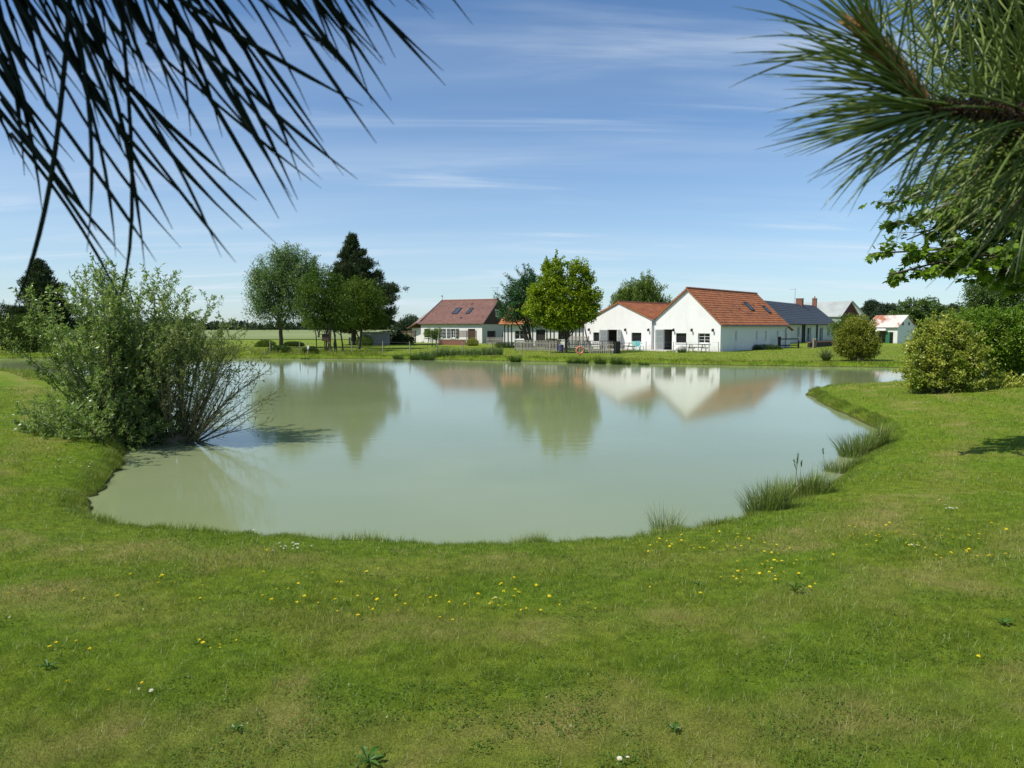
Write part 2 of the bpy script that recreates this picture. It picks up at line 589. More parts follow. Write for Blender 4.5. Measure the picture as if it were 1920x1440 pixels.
# ------------------------------------------------------------------ terrain and pond
SHORE_PX = [  # (px, py, height of what is seen there)
    (227, 858, .15), (210, 873, .15), (181, 908, .15), (163, 922, .15), (162, 940, .15), (175, 958, .15), (219, 972, .15),
    (262, 981, .15), (321, 987, .15), (437, 995, .15), (554, 1004, .15), (700, 1012, .15), (850, 1016, .15), (1000, 1014, .15),
    (1100, 1010, .15), (1180, 1003, .15), (1230, 996, .15), (1290, 988, .15), (1350, 974, .15), (1420, 956, .15), (1490, 930, .15),
    (1560, 892, .15), (1620, 852, .12), (1658, 828, .1), (1664, 818, .05), (1645, 803, .02), (1592, 780, 0), (1542, 757, 0), (1516, 742, 0),
    (1513, 734, .1), (1535, 727, .1), (1600, 722, .1), (1690, 718, .1), (1800, 715, .1), (2000, 712, .1), (2200, 708, .1),
    (2200, 694, 0), (1900, 692, 0), (1700, 690, 0), (1600, 688, 0), (1450, 686, 0), (1340, 684.5, 0), (1160, 681, 0), (1050, 678.5, 0), (960, 677, 0),
    (850, 675, 0), (740, 673, 0), (600, 672, 0), (470, 671.5, 0), (200, 671.5, 0), (-50, 672, 0), (-350, 673, 0),
    (-350, 690, .1), (-100, 692, .1), (40, 695, .1), (95, 706, .1), (140, 730, .1), (180, 770, .1), (215, 815, .1), (232, 840, .1)]
POND = np.array([at_z(a, b, h) for a, b, h in SHORE_PX])


def smooth_closed(P, it=2):
    for _ in range(it):
        Q = np.roll(P, -1, 0)
        P = np.stack([P * .75 + Q * .25, P * .25 + Q * .75], 1).reshape(-1, 2)
    return P


POND = smooth_closed(POND, 2)
# slight unevenness of the bank
_rs = np.random.default_rng(3)
_nv = np.roll(POND, -1, 0) - np.roll(POND, 1, 0)
_nv = np.stack([_nv[:, 1], -_nv[:, 0]], 1)
_nv /= np.linalg.norm(_nv, axis=1, keepdims=True)
POND = POND + _nv * _rs.normal(0, .05, (len(POND), 1))


def shore_dist(x, y):
    x = np.asarray(x, float).ravel()
    y = np.asarray(y, float).ravel()
    out = np.empty(len(x))
    A = POND
    B = np.roll(POND, -1, 0)
    D = B - A
    dd = (D * D).sum(1)
    for s in range(0, len(x), 20000):
        X = x[s:s + 20000, None]
        Y = y[s:s + 20000, None]
        tt = np.clip(((X - A[:, 0]) * D[:, 0] + (Y - A[:, 1]) * D[:, 1]) / dd, 0, 1)
        ex = X - A[:, 0] - tt * D[:, 0]
        ey = Y - A[:, 1] - tt * D[:, 1]
        dist = np.sqrt((ex * ex + ey * ey).min(1))
        cond = ((A[:, 1] > Y) != (B[:, 1] > Y))
        xi = A[:, 0] + (Y - A[:, 1]) / np.where(D[:, 1] == 0, 1e-9, D[:, 1]) * D[:, 0]
        inside = ((cond & (X < xi)).sum(1) % 2) == 1
        out[s:s + 20000] = np.where(inside, -dist, dist)
    return out


def sstep(a, b, x):
    t = np.clip((x - a) / (b - a), 0, 1)
    return t * t * (3 - 2 * t)


def height_sd(x, y, s):
    t = sstep(24, 42, y)
    so = np.maximum(s, 0)
    lip = (.20 + .06 * t) * (1 - np.exp(-so / (.14 + .25 * t)))
    up = (1 - t) * .098 * 8.5 * (1 - np.exp(-so / 8.5)) * 1.25 + t * .16 * (1 - np.exp(-so / 12))
    und = (np.sin(x * .9 + 1.2) * np.sin(y * .7) * .018 + np.sin(x * .31 + y * .23) * .03) * np.clip(so, 0, 1) * (1 - .5 * t)
    return np.where(s < 0, np.maximum(s * .55, -.8), lip + up + und)


def height(x, y):
    x = np.asarray(x, float)
    sh = x.shape
    s = shore_dist(x, y)
    return height_sd(x.ravel(), np.asarray(y, float).ravel(), s).reshape(sh)


def hz(x, y):
    return float(height(np.array([x]), np.array([y]))[0])


def ground_at(px, py):
    """ground points seen at the given pixels (arrays)"""
    px = np.atleast_1d(np.asarray(px, float))
    py = np.atleast_1d(np.asarray(py, float))
    dx, dy, dz = ray(px, py)
    lo = np.full(len(px), 1.5)
    hit = np.zeros(len(px), bool)
    res = np.full(len(px), 200.0)
    t = lo.copy()
    for _ in range(260):
        h = height(dx * t, dy * t)
        below = (CAM_Z + dz * t) <= np.maximum(h, 0)
        new = below & ~hit
        res[new] = t[new]
        hit |= new
        if hit.all():
            break
        t = t * 1.017
    a = res / 1.017
    b = res.copy()
    for _ in range(8):
        mth = (a + b) / 2
        bl = (CAM_Z + dz * mth) <= np.maximum(height(dx * mth, dy * mth), 0)
        b = np.where(bl, mth, b)
        a = np.where(bl, a, mth)
    X, Y = dx * b, dy * b
    return np.stack([X, Y, height(X, Y)], 1)


def G(px, py):
    return Vector(ground_at(px, py)[0])


def grow(a, stop, s0, k=1.22):
    out = [a]
    s = s0
    sg = 1 if stop > a else -1
    while (out[-1] - stop) * sg < 0:
        out.append(out[-1] + sg * s)
        s *= k
    return out[1:]


xs = np.array(grow(-26, -4000, .4)[::-1] + list(np.arange(-26, 34.01, .2)) + grow(34, 4000, .4))
ys = np.array(grow(0, -400, .4)[::-1] + list(np.arange(0, 62.01, .2)) + grow(62, 6000, .4))
GX, GY = np.meshgrid(xs, ys)
gsd = shore_dist(GX.ravel(), GY.ravel())
GZ = height_sd(GX.ravel(), GY.ravel(), gsd)
nx, ny = len(xs), len(ys)
idx = np.arange(nx * ny).reshape(ny, nx)
Fq = np.stack([idx[:-1, :-1], idx[:-1, 1:], idx[1:, 1:], idx[1:, :-1]], -1).reshape(-1, 4)
o = np_mesh('lawn', np.stack([GX.ravel(), GY.ravel(), GZ], 1), Fq, M['lawn_soil'], None, {'shore': np.clip(gsd, 0, 50)}, True)
tag(o, 'mown green lawn sloping down to the pond all round', 'lawn', kind='structure')

mb = MB()
off = POND + _nv * 0
cx, cy = POND.mean(0)
ww = MB()
ww.poly([(-130, 2, 0), (140, 2, 0), (140, 75, 0), (-130, 75, 0)])
# the water sheet is cut to the pond: only where the bed lies lower
ring = [(float(a), float(b)) for a, b in POND + _nv * .35 * (1 if True else 0)]
area = sum(ring[i][0] * ring[(i + 1) % len(ring)][1] - ring[(i + 1) % len(ring)][0] * ring[i][1] for i in range(len(ring)))
ring_out = [(float(a), float(b)) for a, b in POND + _nv * (.35 if area > 0 else -.35)]
ww = MB()
ww.poly([(a, b, 0.0) for a, b in (ring_out if area > 0 else ring_out[::-1])])
o = part('pond_water', ww, M['pond_water'])
tag(o, 'still murky green pond mirroring the trees and houses', 'pond', kind='structure')

fm = MB()
fm.quad((-700, 128, .52), (24, 128, .52), (60, 700, .52), (-900, 700, .52))
tag(part('crop_field', fm, M['crop']), 'pale green crop field behind the trees', 'field', kind='structure')


# ------------------------------------------------------------------ buildings
Z = Vector((0, 0, 1))


def V2(a):
    return Vector((a[0], a[1], 0))


class Wall:
    """vertical wall plane: o foot at the left seen from outside, u to the right, n outwards"""

    def __init__(s, o, u):
        s.o, s.u = Vector(o), Vector((u[0], u[1], 0)).normalized()
        s.n = Vector((s.u.y, -s.u.x, 0))

    def p(s, u, z, n=0):
        return s.o + s.u * u + Z * z + s.n * n


def wall_mesh(mb, w, width, h, holes, th=.28, gable=None):
    """rectangle with openings (u0,z0,w,h), reveals included; gable = (u_apex, z_apex, z_left, z_right)"""
    cu = sorted({0, width} | {a for q in holes for a in (q[0], q[0] + q[2])})
    cz = sorted({0, h} | {a for q in holes for a in (q[1], q[1] + q[3])})
    for i in range(len(cu) - 1):
        for j in range(len(cz) - 1):
            mu, mz = (cu[i] + cu[i + 1]) / 2, (cz[j] + cz[j + 1]) / 2
            if any(q[0] < mu < q[0] + q[2] and q[1] < mz < q[1] + q[3] for q in holes):
                continue
            for nn in (0, -th):
                a, b, c, d = [w.p(x, z, nn) for x, z in ((cu[i], cz[j]), (cu[i + 1], cz[j]), (cu[i + 1], cz[j + 1]), (cu[i], cz[j + 1]))]
                mb.quad(*((a, b, c, d) if nn == 0 else (d, c, b, a)))
    for u0, z0, ww, hh in holes:
        for (a, b) in (((u0, z0), (u0 + ww, z0)), ((u0 + ww, z0), (u0 + ww, z0 + hh)), ((u0 + ww, z0 + hh), (u0, z0 + hh)), ((u0, z0 + hh), (u0, z0))):
            mb.quad(w.p(*b), w.p(*a), w.p(*a, -th), w.p(*b, -th))
    if gable:
        ua, za, zl, zr = gable
        pts = [w.p(0, h), w.p(width, h)]
        if zr > h + .01:
            pts.append(w.p(width, zr))
        pts.append(w.p(ua, za))
        if zl > h + .01:
            pts.append(w.p(0, zl))
        mb.poly(pts)
        mb.poly([q - w.n * th for q in pts][::-1])


def window(root, w, u0, z0, ww, hh, frame='white_paint', sill=True, bars=(1, 0), depth=.17, sash=None, name='window'):
    mb = MB()
    fw = .06
    dn = -depth
    for a in ((u0, z0, ww, fw), (u0, z0 + hh - fw, ww, fw), (u0, z0 + fw, fw, hh - 2 * fw), (u0 + ww - fw, z0 + fw, fw, hh - 2 * fw)):
        mb.box(w.p(a[0], a[1], dn), w.u * a[2], Z * a[3], w.n * -.06)
    for k in range(bars[0]):
        x = u0 + ww * (k + 1) / (bars[0] + 1)
        mb.box(w.p(x - .025, z0 + fw, dn - .002), w.u * .05, Z * (hh - 2 * fw), w.n * -.05)
    for k in range(bars[1]):
        z = z0 + hh * (k + 1) / (bars[1] + 1)
        mb.box(w.p(u0 + fw, z - .015, dn - .004), w.u * (ww - 2 * fw), Z * .03, w.n * -.04)
    o = part(name, mb, M[frame], root)
    pb = MB()
    n = bars[0] + 1
    for k in range(n):
        a = u0 + fw + (ww - 2 * fw) * k / n
        pb = MB()
        pb.box(w.p(a + .004, z0 + fw, dn - .03), w.u * ((ww - 2 * fw) / n - .008), Z * (hh - 2 * fw), w.n * -.008)
        part('pane', pb, M['glass'], o)
    if sill:
        sb = MB()
        sb.box(w.p(u0 - .08, z0 - .09, .07), w.u * (ww + .16), Z * .088, w.n * -(depth + .05))
        part('sill', sb, M['white_paint'], o)
    return o


def door_leaf(root, w, hinge, z0, width, hh, ang, mat='white_paint', side=1, panes=True):
    """leaf hinged at u=hinge, swung out by ang degrees; side=+1 leaf extends to +u when shut"""
    a = R(ang)
    d = (w.u * side * math.cos(a) + w.n * math.sin(a))
    tn = Z.cross(d)
    mb = MB()
    p0 = w.p(hinge, z0, .02)
    mb.box(p0, d * width, tn * .05, Z * hh)
    o = part('door', mb, M[mat], root)
    if panes:
        pb = MB()
        for k in range(3):
            for sgn in (1, -1):
                base = p0 + d * (width * .16) + Z * (hh * (.08 + .31 * k)) + (tn * .052 if sgn > 0 else tn * -.004)
                pb.box(base, d * (width * .68), tn * .002, Z * (hh * .26))
        part('panel', pb, M['pale_render'], o)
    hb = MB()
    hb.bar(p0 + d * (width * .9) + Z * hh * .48, p0 + d * (width * .9) + Z * hh * .48 + tn * .12, .03)
    part('handle', hb, M['zinc'], o)
    return o


def roof_tiles(mb, el, er, rr, rl, nc, nr, rng, th=.05, jit=.012):
    """tiles laid course over course on the slope el-er (eave) rr-rl (ridge)"""
    el, er, rr, rl = map(Vector, (el, er, rr, rl))
    nn = (er - el).cross(rl - el).normalized()

    def P(s, t):
        return (el * (1 - s) + er * s) * (1 - t) + (rl * (1 - s) + rr * s) * t
    for j in range(nr):
        t0, t1 = j / nr, min(1, (j + 1.12) / nr)
        for i in range(nc):
            s0, s1 = i / nc, (i + 1) / nc
            l = th + rng.uniform(-jit, jit)
            a, b = P(s0, t0) + nn * l, P(s1, t0) + nn * (l + rng.uniform(-jit, jit) * .6)
            c, d = P(s1, t1) + nn * .012, P(s0, t1) + nn * .012
            k = len(mb.v)
            mb.v += [tuple(q) for q in (a, b, c, d, a - nn * th, b - nn * th)]
            mb.f += [(k, k + 1, k + 2, k + 3), (k + 4, k + 5, k + 1, k)]


def slab(mb, el, er, rr, rl, th):
    el, er, rr, rl = map(Vector, (el, er, rr, rl))
    nn = (er - el).cross(rl - el).normalized()
    top = [el, er, rr, rl]
    bot = [q - nn * th for q in top]
    mb.poly(top)
    mb.poly(bot[::-1])
    for i in range(4):
        j = (i + 1) % 4
        mb.quad(bot[i], bot[j], top[j], top[i])


def tiled_roof(root, planes, tile_w, course, mat, rng, ridge=None, under='grey_wood'):
    rb = MB()
    for pl in planes:
        slab(rb, *pl, .10)
    rf = part('roof', rb, M[under], root)
    tb = MB()
    for pl in planes:
        el, er, rr, rl = map(Vector, pl)
        nc = max(2, int((er - el).length / tile_w))
        nr = max(2, int((rl - el).length / course))
        nn = (er - el).cross(rl - el).normalized() * .004
        roof_tiles(tb, el + nn, er + nn, rr + nn, rl + nn, nc, nr, rng)
    tag(part('roof_tiles', tb, M[mat], rf), kind='stuff')
    for a, b in ridge or []:
        a, b = Vector(a), Vector(b)
        n = max(2, int((b - a).length / .4))
        for k in range(n):
            q = MB()
            q.tube([a.lerp(b, k / n) + Z * .02, a.lerp(b, (k + .98) / n) + Z * (.02 + .012 * (k % 2))], [.13, .12], 6)
            part('ridge_tile', q, M['ridge_tile'], rf)
    return rf


def skylight(root, pl, s, t, ws, ht, glass='skylight_glass'):
    el, er, rr, rl = map(Vector, pl)
    nn = (er - el).cross(rl - el).normalized()

    def P(a, b, h):
        return (el * (1 - a) + er * a) * (1 - b) + (rl * (1 - a) + rr * a) * b + nn * h
    a, b, d = P(s, t, .055), P(s + ws, t, .055), P(s, t + ht, .055)
    e1, e2 = b - a, d - a
    mb = MB()
    fr = .07
    u1, u2 = e1.normalized(), e2.normalized()
    mb.box(a, e1, u2 * fr, nn * .09)
    mb.box(a + e2 - u2 * fr, e1, u2 * fr, nn * .09)
    mb.box(a + u2 * fr, u1 * fr, e2 - u2 * 2 * fr, nn * .09)
    mb.box(a + e1 - u1 * fr + u2 * fr, u1 * fr, e2 - u2 * 2 * fr, nn * .09)
    o = part('skylight', mb, M['dark_frame'], root)
    g = MB()
    g.box(a + u1 * fr + u2 * fr + nn * .03, e1 - u1 * 2 * fr, e2 - u2 * 2 * fr, nn * .02)
    part('pane', g, M[glass], o)


def roof_vent(root, pl, s, t, mat):
    el, er, rr, rl = map(Vector, pl)
    nn = (er - el).cross(rl - el).normalized()
    p = (el * (1 - s) + er * s) * (1 - t) + (rl * (1 - s) + rr * s) * t
    u = (er - el).normalized()
    v = (rl - el).normalized()
    mb = MB()
    k = len(mb.v)
    pts = [p - u * .11 + nn * .06, p + u * .11 + nn * .06, p + u * .08 + v * .40 + nn * .05, p - u * .08 + v * .40 + nn * .05,
           p - u * .08 + nn * .19, p + u * .08 + nn * .19]
    mb.v += [tuple(q) for q in pts]
    mb.f += [(0, 1, 5, 4), (4, 5, 2, 3), (1, 2, 5), (0, 4, 3)]
    part('roof_vent', mb, M['ridge_tile'], root)


def wall_lamp(root, w, u, z):
    mb = MB()
    mb.box(w.p(u - .05, z - .12, .004), w.u * .1, Z * .26, w.n * .03)
    mb.bar(w.p(u, z + .08, .03), w.p(u, z + .12, .22), .03)
    q = w.p(u, z - .16, .22)
    mb.tube([q, q + Z * .07, q + Z * .22, q + Z * .27], [.05, .085, .095, .02], 6)
    part('wall_lamp', mb, M['lamp_metal'], root)


def antenna(root, p, h, d):
    mb = MB()
    p = Vector(p)
    mb.tube([p, p + Z * h], .03, 5)
    q = p + Z * (h - .1)
    mb.bar(q - d * .25, q + d * 1.0, .025)
    c = Vector((-d.y, d.x, 0))
    for k in range(6):
        r = q + d * (-.2 + k * .22)
        mb.bar(r - c * .28 + Z * .02, r + c * .28 + Z * .02, .015)
    part('antenna', mb, M['zinc'], root)


rng = random.Random(5)
GZF = .40
# --- the two white gabled barns, corner on to the pond
C0 = Vector((19.9, 68.0, GZF))
U = Vector((.67, .742, 0)).normalized()      # along the ridges, away from the pond
GD = Vector((-U.y, U.x, 0))                  # along the gable fronts, to the left
W2, W1, LB = 7.3, 8.8, 16.1
CL = C0 + GD * W2
CE = CL + GD * W1


def barn(name, label, right, width, zr, zl, ap, length, holes_front, lamps, base_drop=.15):
    root = thing(name, label, 'barn', right + GD * width)
    o0 = right + GD * width - Z * base_drop
    w = Wall(o0, -GD)
    b = base_drop
    ht = min(zr, zl) + b
    mb = MB()
    hl = [(u, z + b, ww, hh) for (u, z, ww, hh, k) in holes_front]
    wall_mesh(mb, w, width, ht, hl, gable=(ap[0], ap[1] + b, zl + b, zr + b))
    return root, w, mb, b


# large barn: tall right gable
root2 = thing('white_barn', 'tall white gabled barn with steep orange tiled roof and skylights', 'barn', C0 + U * 8 + GD * 3.6)
bw = Wall(CL - Z * .2, -GD)
HF2 = [(1.12, .2, 1.0, 2.1), (2.55, .98, 1.15, .95), (4.95, .98, 1.25, .95)]
mb = MB()
wall_mesh(mb, bw, W2, 2.9, HF2, gable=(3.75, 6.2, 3.2, 2.9))
part('gable_wall', mb, M['white_render'], root2)
sw = Wall(C0 - Z * .2, U)
HS2 = [(3.2, 1.15, .42, .95), (8.1, 1.15, .36, .95), (10.4, 1.15, .42, .95), (13.6, 1.15, .42, .95)]
mb = MB()
wall_mesh(mb, sw, LB, 2.9, HS2)
part('side_wall', mb, M['white_render'], root2)
mb = MB()
bk = Wall(C0 + U * LB - Z * .2, GD)
wall_mesh(mb, bk, W2, 2.9, [], gable=(3.55, 6.2, 2.9, 3.2))
lf = Wall(CL + U * LB - Z * .2, -U)
wall_mesh(mb, lf, LB, 3.2, [])
part('rear_wall', mb, M['white_render'], root2)
mb = MB()
mb.poly([C0 + Z * .02, C0 + U * LB + Z * .02, CL + U * LB + Z * .02, CL + Z * .02])
part('floor', mb, M['interior'], root2)
for q in HF2[1:]:
    window(root2, bw, *q, bars=(1, 1) if q is HF2[1] else (1, 2), frame='dark_frame' if q is HF2[1] else 'white_paint')
door_leaf(root2, bw, 1.12, .2, .95, 2.08, 118, side=1)
for u in (2.42 - .1, 4.32, 6.55):
    wall_lamp(root2, bw, u, 2.25)
for q in HS2:
    window(root2, sw, *q, bars=(0, 0), depth=.12)
apx = bw.p(3.75, 6.2)
ov = .22
eR = bw.p(W2, 2.9) + Vector(bw.u) * .28 - Z * .30
eL = bw.p(0, 3.2)
rB = apx + Z * .14
plR = (eR + bw.n * ov + Z * .14, eR + U * (LB + .2) + Z * .14, rB + U * (LB + .2), rB + bw.n * ov)
plL = (eL + U * (LB + .2) + Z * .14, eL + bw.n * ov + Z * .14, rB + bw.n * ov, rB + U * (LB + .2))
rf2 = tiled_roof(root2, [plR, plL], .30, .34, 'orange_tile', rng, [(rB + bw.n * ov, rB + U * (LB + .2))], 'orange_tile')
skylight(root2, plR, .60, .42, .055, .24)
skylight(root2, plR, .845, .36, .045, .20)
for s, t in ((.44, .46), (.555, .60), (.72, .60), (.50, .33)):
    roof_vent(root2, plR, s, t, 'orange_tile')
mb = MB()
q0 = eR + bw.n * .1 + Z * .02 + bw.u * .06
mb.tube([q0, q0 + U * (LB + .1)], .06, 6)
q1 = q0 + U * (LB - .05)
mb.tube([q1, q1 - bw.u * .25 - Z * .3, q1 - bw.u * .25 - Z * 2.7], .045, 6)
part('gutter', mb, M['zinc'], root2)

# smaller barn to its left
root1 = thing('white_barn', 'lower white gabled barn with open double doors left of the valley gutter', 'barn', CL + U * 6 + GD * 4.4)
b1 = Wall(CE - Z * .2, -GD)
HF1 = [(1.25, 1.0, 1.2, .95), (3.10, .2, 1.75, 2.05), (6.15, 1.0, 1.2, .95)]
mb = MB()
wall_mesh(mb, b1, W1 - .02, 3.1, HF1, gable=(4.5, 5.05, 3.1, 3.2))
part('gable_wall', mb, M['white_render'], root1)
mb = MB()
lw = Wall(CE + U * 12 - Z * .2, -U)
wall_mesh(mb, lw, 12, 3.1, [])
bk = Wall(CL + U * 12 - Z * .2 + GD * .02, GD)
wall_mesh(mb, bk, W1 - .02, 3.1, [], gable=(4.3, 5.05, 3.2, 3.1))
part('rear_wall', mb, M['white_render'], root1)
mb = MB()
mb.poly([CL + Z * .02 + GD * .02, CL + GD * .02 + U * 12 + Z * .02, CE + U * 12 + Z * .02, CE + Z * .02])
part('floor', mb, M['interior'], root1)
window(root1, b1, *HF1[0], bars=(1, 0), frame='dark_frame')
window(root1, b1, *HF1[2], bars=(0, 0), frame='dark_frame')
door_leaf(root1, b1, 3.10, .2, .92, 2.03, 122, side=1)
door_leaf(root1, b1, 4.85, .2, .86, 2.03, 95, side=-1)
for u in (.75, 5.45, 8.25):
    wall_lamp(root1, b1, u, 2.25)
ap1 = b1.p(4.5, 5.05) + Z * .13
e1r = b1.p(W1 - .05, 3.2) + Z * .13
e1l = b1.p(0, 3.1) - b1.u * .3 - Z * .1
pl1R = (e1r + b1.n * .15, e1r + U * 12, ap1 + U * 12, ap1 + b1.n * .15)
pl1L = (e1l + U * 12, e1l + b1.n * .15, ap1 + b1.n * .15, ap1 + U * 12)
tiled_roof(root1, [pl1R, pl1L], .30, .34, 'orange_tile', rng, [(ap1 + b1.n * .15, ap1 + U * 12)], 'orange_tile')
mb = MB()
q0 = bw.p(-.02, 3.2, .12)
mb.box(q0 - bw.u * .22 - Z * .06 - bw.n * .02, bw.u * .40, Z * .16, bw.n * .22)
mb.tube([q0 + bw.n * .05 - bw.u * .05 - Z * .06, q0 + bw.n * .05 - bw.u * .05 - Z * 3.05], .06, 8)
part('downpipe', mb, M['zinc'], root1)

# patio in front of the gables
pb = MB()
a, b_, c, d = CE + bw.n * .02 + Z * .03, CL - GD * 3.0 + bw.n * .02 + Z * .03, CL - GD * 3.0 + bw.n * 2.4 + Z * .03, CE + bw.n * 2.6 + Z * .03
pb.box(a - Z * .15, b_ - a, d - a, Z * .17)
tag(part('patio', pb, M['patio']), 'pale paved terrace in front of the white barns', 'patio', kind='structure')

# --- half timbered wing between the brown-roofed house and the barns
rootH = thing('timbered_cottage', 'half timbered white cottage with orange tiled roof behind the garden trees', 'cottage', (3.5, 84, GZF))
hA, hB = Vector((-1.0, 83.2, GZF - .2)), Vector((8.6, 80.6, GZF - .2))
hw = Wall(hA, hB - hA)
hl = (hB - hA).length
HH = [(1.35, 1.1, 1.15, 1.05), (3.9, .2, 1.1, 2.05), (6.5, 1.1, 1.0, 1.0)]
mb = MB()
wall_mesh(mb, hw, hl, 3.0, HH)
back = -hw.n
hr = Wall(hB + back * 6, -(back))
for ww_ in (Wall(hA + back * 6, hw.n), Wall(hB, back)):
    wall_mesh(mb, ww_, 6, 3.0, [], gable=(3, 5.6, 3.0, 3.0))
wall_mesh(mb, Wall(hB + back * 6, -hw.u), hl, 3.0, [])
part('wall', mb, M['white_house_render'], rootH)
window(rootH, hw, *HH[0], frame='white_paint', bars=(1, 1))
window(rootH, hw, *HH[2], frame='dark_frame', bars=(1, 0))
mb = MB()
mb.box(hw.p(3.9, .2, -.12), hw.u * 1.1, Z * 2.05, hw.n * -.05)
part('door', mb, M['dark_wood'], rootH)
beams = []
x = .08
while x < hl - .1:
    if not any(q[0] - .14 < x < q[0] + q[2] + .02 for q in HH):
        q_ = MB()
        q_.box(hw.p(x, .35, .002), hw.u * .12, Z * 2.55, hw.n * .03)
        part('timber', q_, M['timber_dark'], rootH)
    x += .42
for z in (.25, 2.86):
    q_ = MB()
    q_.box(hw.p(0, z, .034 if z > 1 else .002), hw.u * (hl if z > 1 else 3.8), Z * .12, hw.n * .03)
    part('timber', q_, M['timber_dark'], rootH)
hrA, hrB = hA + back * 3 + Z * 5.7, hB + back * 3 + Z * 5.7
eF = .45
plHF = (hw.p(-.5, 2.82, eF), hw.p(hl + .2, 2.82, eF), hrB + hw.u * .2, hrA + hw.u * .4)
plHB = (hw.p(hl + .2, 2.82, -6 - eF), hw.p(-.5, 2.82, -6 - eF), hrA + hw.u * .4, hrB + hw.u * .2)
tiled_roof(rootH, [plHF, plHB], .30, .34, 'orange_tile', rng, [(hrA + hw.u * .4, hrB + hw.u * .2)])

# --- brown roofed house on the left
rootL = thing('brown_roofed_house', 'white house with brown tiled roof and dark clad gable left of the trees', 'house', (-7, 104, GZF))
HR = Vector((-4.2, 100, GZF - .2))
hu = Vector((.89, -.456, 0)).normalized()
LH, DH = 10.3, 9.0
HL = HR - hu * LH
lw = Wall(HL, hu)
hback = -lw.n
HO = [(.55, .95, 1.0, 1.3), (3.05, .95, .62, 1.3), (5.15, .95, .72, 1.3), (8.0, .2, 1.2, 2.05)]
mb = MB()
wall_mesh(mb, lw, LH, 3.0, HO)
wall_mesh(mb, Wall(HL + hback * DH, lw.n), DH, 3.0, [])
wall_mesh(mb, Wall(HR + hback * DH, -hu), LH, 3.0, [])
part('wall', mb, M['white_house_render'], rootL)
for q in HO[:3]:
    window(rootL, lw, *q, bars=(1, 2))
mb = MB()
mb.box(lw.p(8.0, .2, -.14), lw.u * 1.2, Z * 2.05, lw.n * -.05)
part('door', mb, M['brown_boards'], rootL)
for u in (2.35, 3.72, 4.5, 5.95):
    mb = MB()
    mb.box(lw.p(u, .93, .01), lw.u * .58, Z * 1.34, lw.n * .04)
    sh = part('shutter', mb, M['zinc'], rootL)
    mb = MB()
    for k in (.12, .62, 1.12):
        mb.box(lw.p(u + .02, .93 + k, .052), lw.u * .54, Z * .07, lw.n * .02)
    part('batten', mb, M['dark_frame'], sh)
rz = Wall(HR, hback)
mb = MB()
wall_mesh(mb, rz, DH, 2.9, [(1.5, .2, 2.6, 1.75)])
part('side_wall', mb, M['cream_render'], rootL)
mb = MB()
mb.box(rz.p(1.5, .2, -.2), rz.u * 2.6, Z * 1.75, rz.n * -.05)
part('garage_door', mb, M['dark_wood'], rootL)
# board clad gable, board by board
gz0, gz1 = 2.9, 6.35
nb = 20
for k in range(nb):
    u0, u1 = DH * k / nb, DH * (k + 1) / nb
    f = lambda u: gz0 + (gz1 - gz0) * (1 - abs(u - DH / 2) / (DH / 2))
    q_ = MB()
    off = .03 + .012 * (k % 2)
    q_.poly([rz.p(u0 + .01, gz0, off), rz.p(u1 - .01, gz0, off), rz.p(u1 - .01, f(u1), off), rz.p(u0 + .01, f(u0), off)])
    q_.poly([rz.p(u0 + .01, gz0, off - .03), rz.p(u0 + .01, f(u0), off - .03), rz.p(u1 - .01, f(u1), off - .03), rz.p(u1 - .01, gz0, off - .03)])
    q_.quad(rz.p(u0 + .01, gz0, off - .03), rz.p(u1 - .01, gz0, off - .03), rz.p(u1 - .01, gz0, off), rz.p(u0 + .01, gz0, off))
    part('board', q_, M['brown_boards'], rootL)
mb = MB()
mb.box(rz.p(3.9, 4.0, .05), rz.u * 1.1, Z * 1.0, rz.n * .04)
o = part('window', mb, M['white_paint'], rootL)
for a, b_ in ((3.98, 4.08), (4.49, 4.08), (3.98, 4.54), (4.49, 4.54)):
    q_ = MB()
    q_.box(rz.p(a, b_, .092), rz.u * .43, Z * .38, rz.n * .004)
    part('pane', q_, M['glass'], o)
rl_ = HL + hback * (DH / 2) + Z * (gz1 + .12) + hu * .9
rr_ = HR + hback * (DH / 2) + Z * (gz1 + .12) + hu * .3
ef_l, ef_r = lw.p(-.3, 2.95, .35), lw.p(LH + .35, 2.95, .35)
eb_l, eb_r = lw.p(-.3, 2.95, -DH - .35), lw.p(LH + .35, 2.95, -DH - .35)
plF = (ef_l, ef_r, rr_, rl_)
plB = (eb_r, eb_l, rl_, rr_)
lean = (lw.p(-2.6, 2.25, -DH * .62), lw.p(-2.6, 2.25, -.6), lw.p(-.25, 3.1, -.1), rl_ + hback * .2)
rfL = tiled_roof(rootL, [plF, plB], .26, .28, 'old_tile', rng, [(rl_, rr_)])
mb = MB()
slab(mb, lw.p(-2.7, 2.35, -DH * .75), lw.p(-2.7, 2.35, -.2), lw.p(-.1, 3.5, -.05), rl_ - hu * .2 + Z * .05, .12)
part('lean_to_roof', mb, M['old_tile'], rootL)
mb = MB()
mb.bar(ef_l + Z * .1 - hu * .06, rl_ + Z * .1 - hu * .06, .06, .24)
part('barge_board', mb, M['white_wall_foot'], rootL)
mb = MB()
wall_mesh(mb, Wall(lw.p(-2.3, 0, -1.0), hu), 2.3, 2.35, [])
wall_mesh(mb, Wall(lw.p(-2.3, 0, -6.0), lw.n), 5.0, 2.3, [])
part('lean_to_wall', mb, M['white_house_render'], rootL)
skylight(rootL, plF, .40, .40, .085, .25)
skylight(rootL, plF, .625, .40, .055, .24)
roof_vent(rootL, plF, .595, .80, 'old_tile')
roof_vent(rootL, plF, .605, .22, 'old_tile')
antenna(rootL, rr_ - hu * .3 - Z * .2, 2.0, Vector((-.95, .3, 0)))
mb = MB()
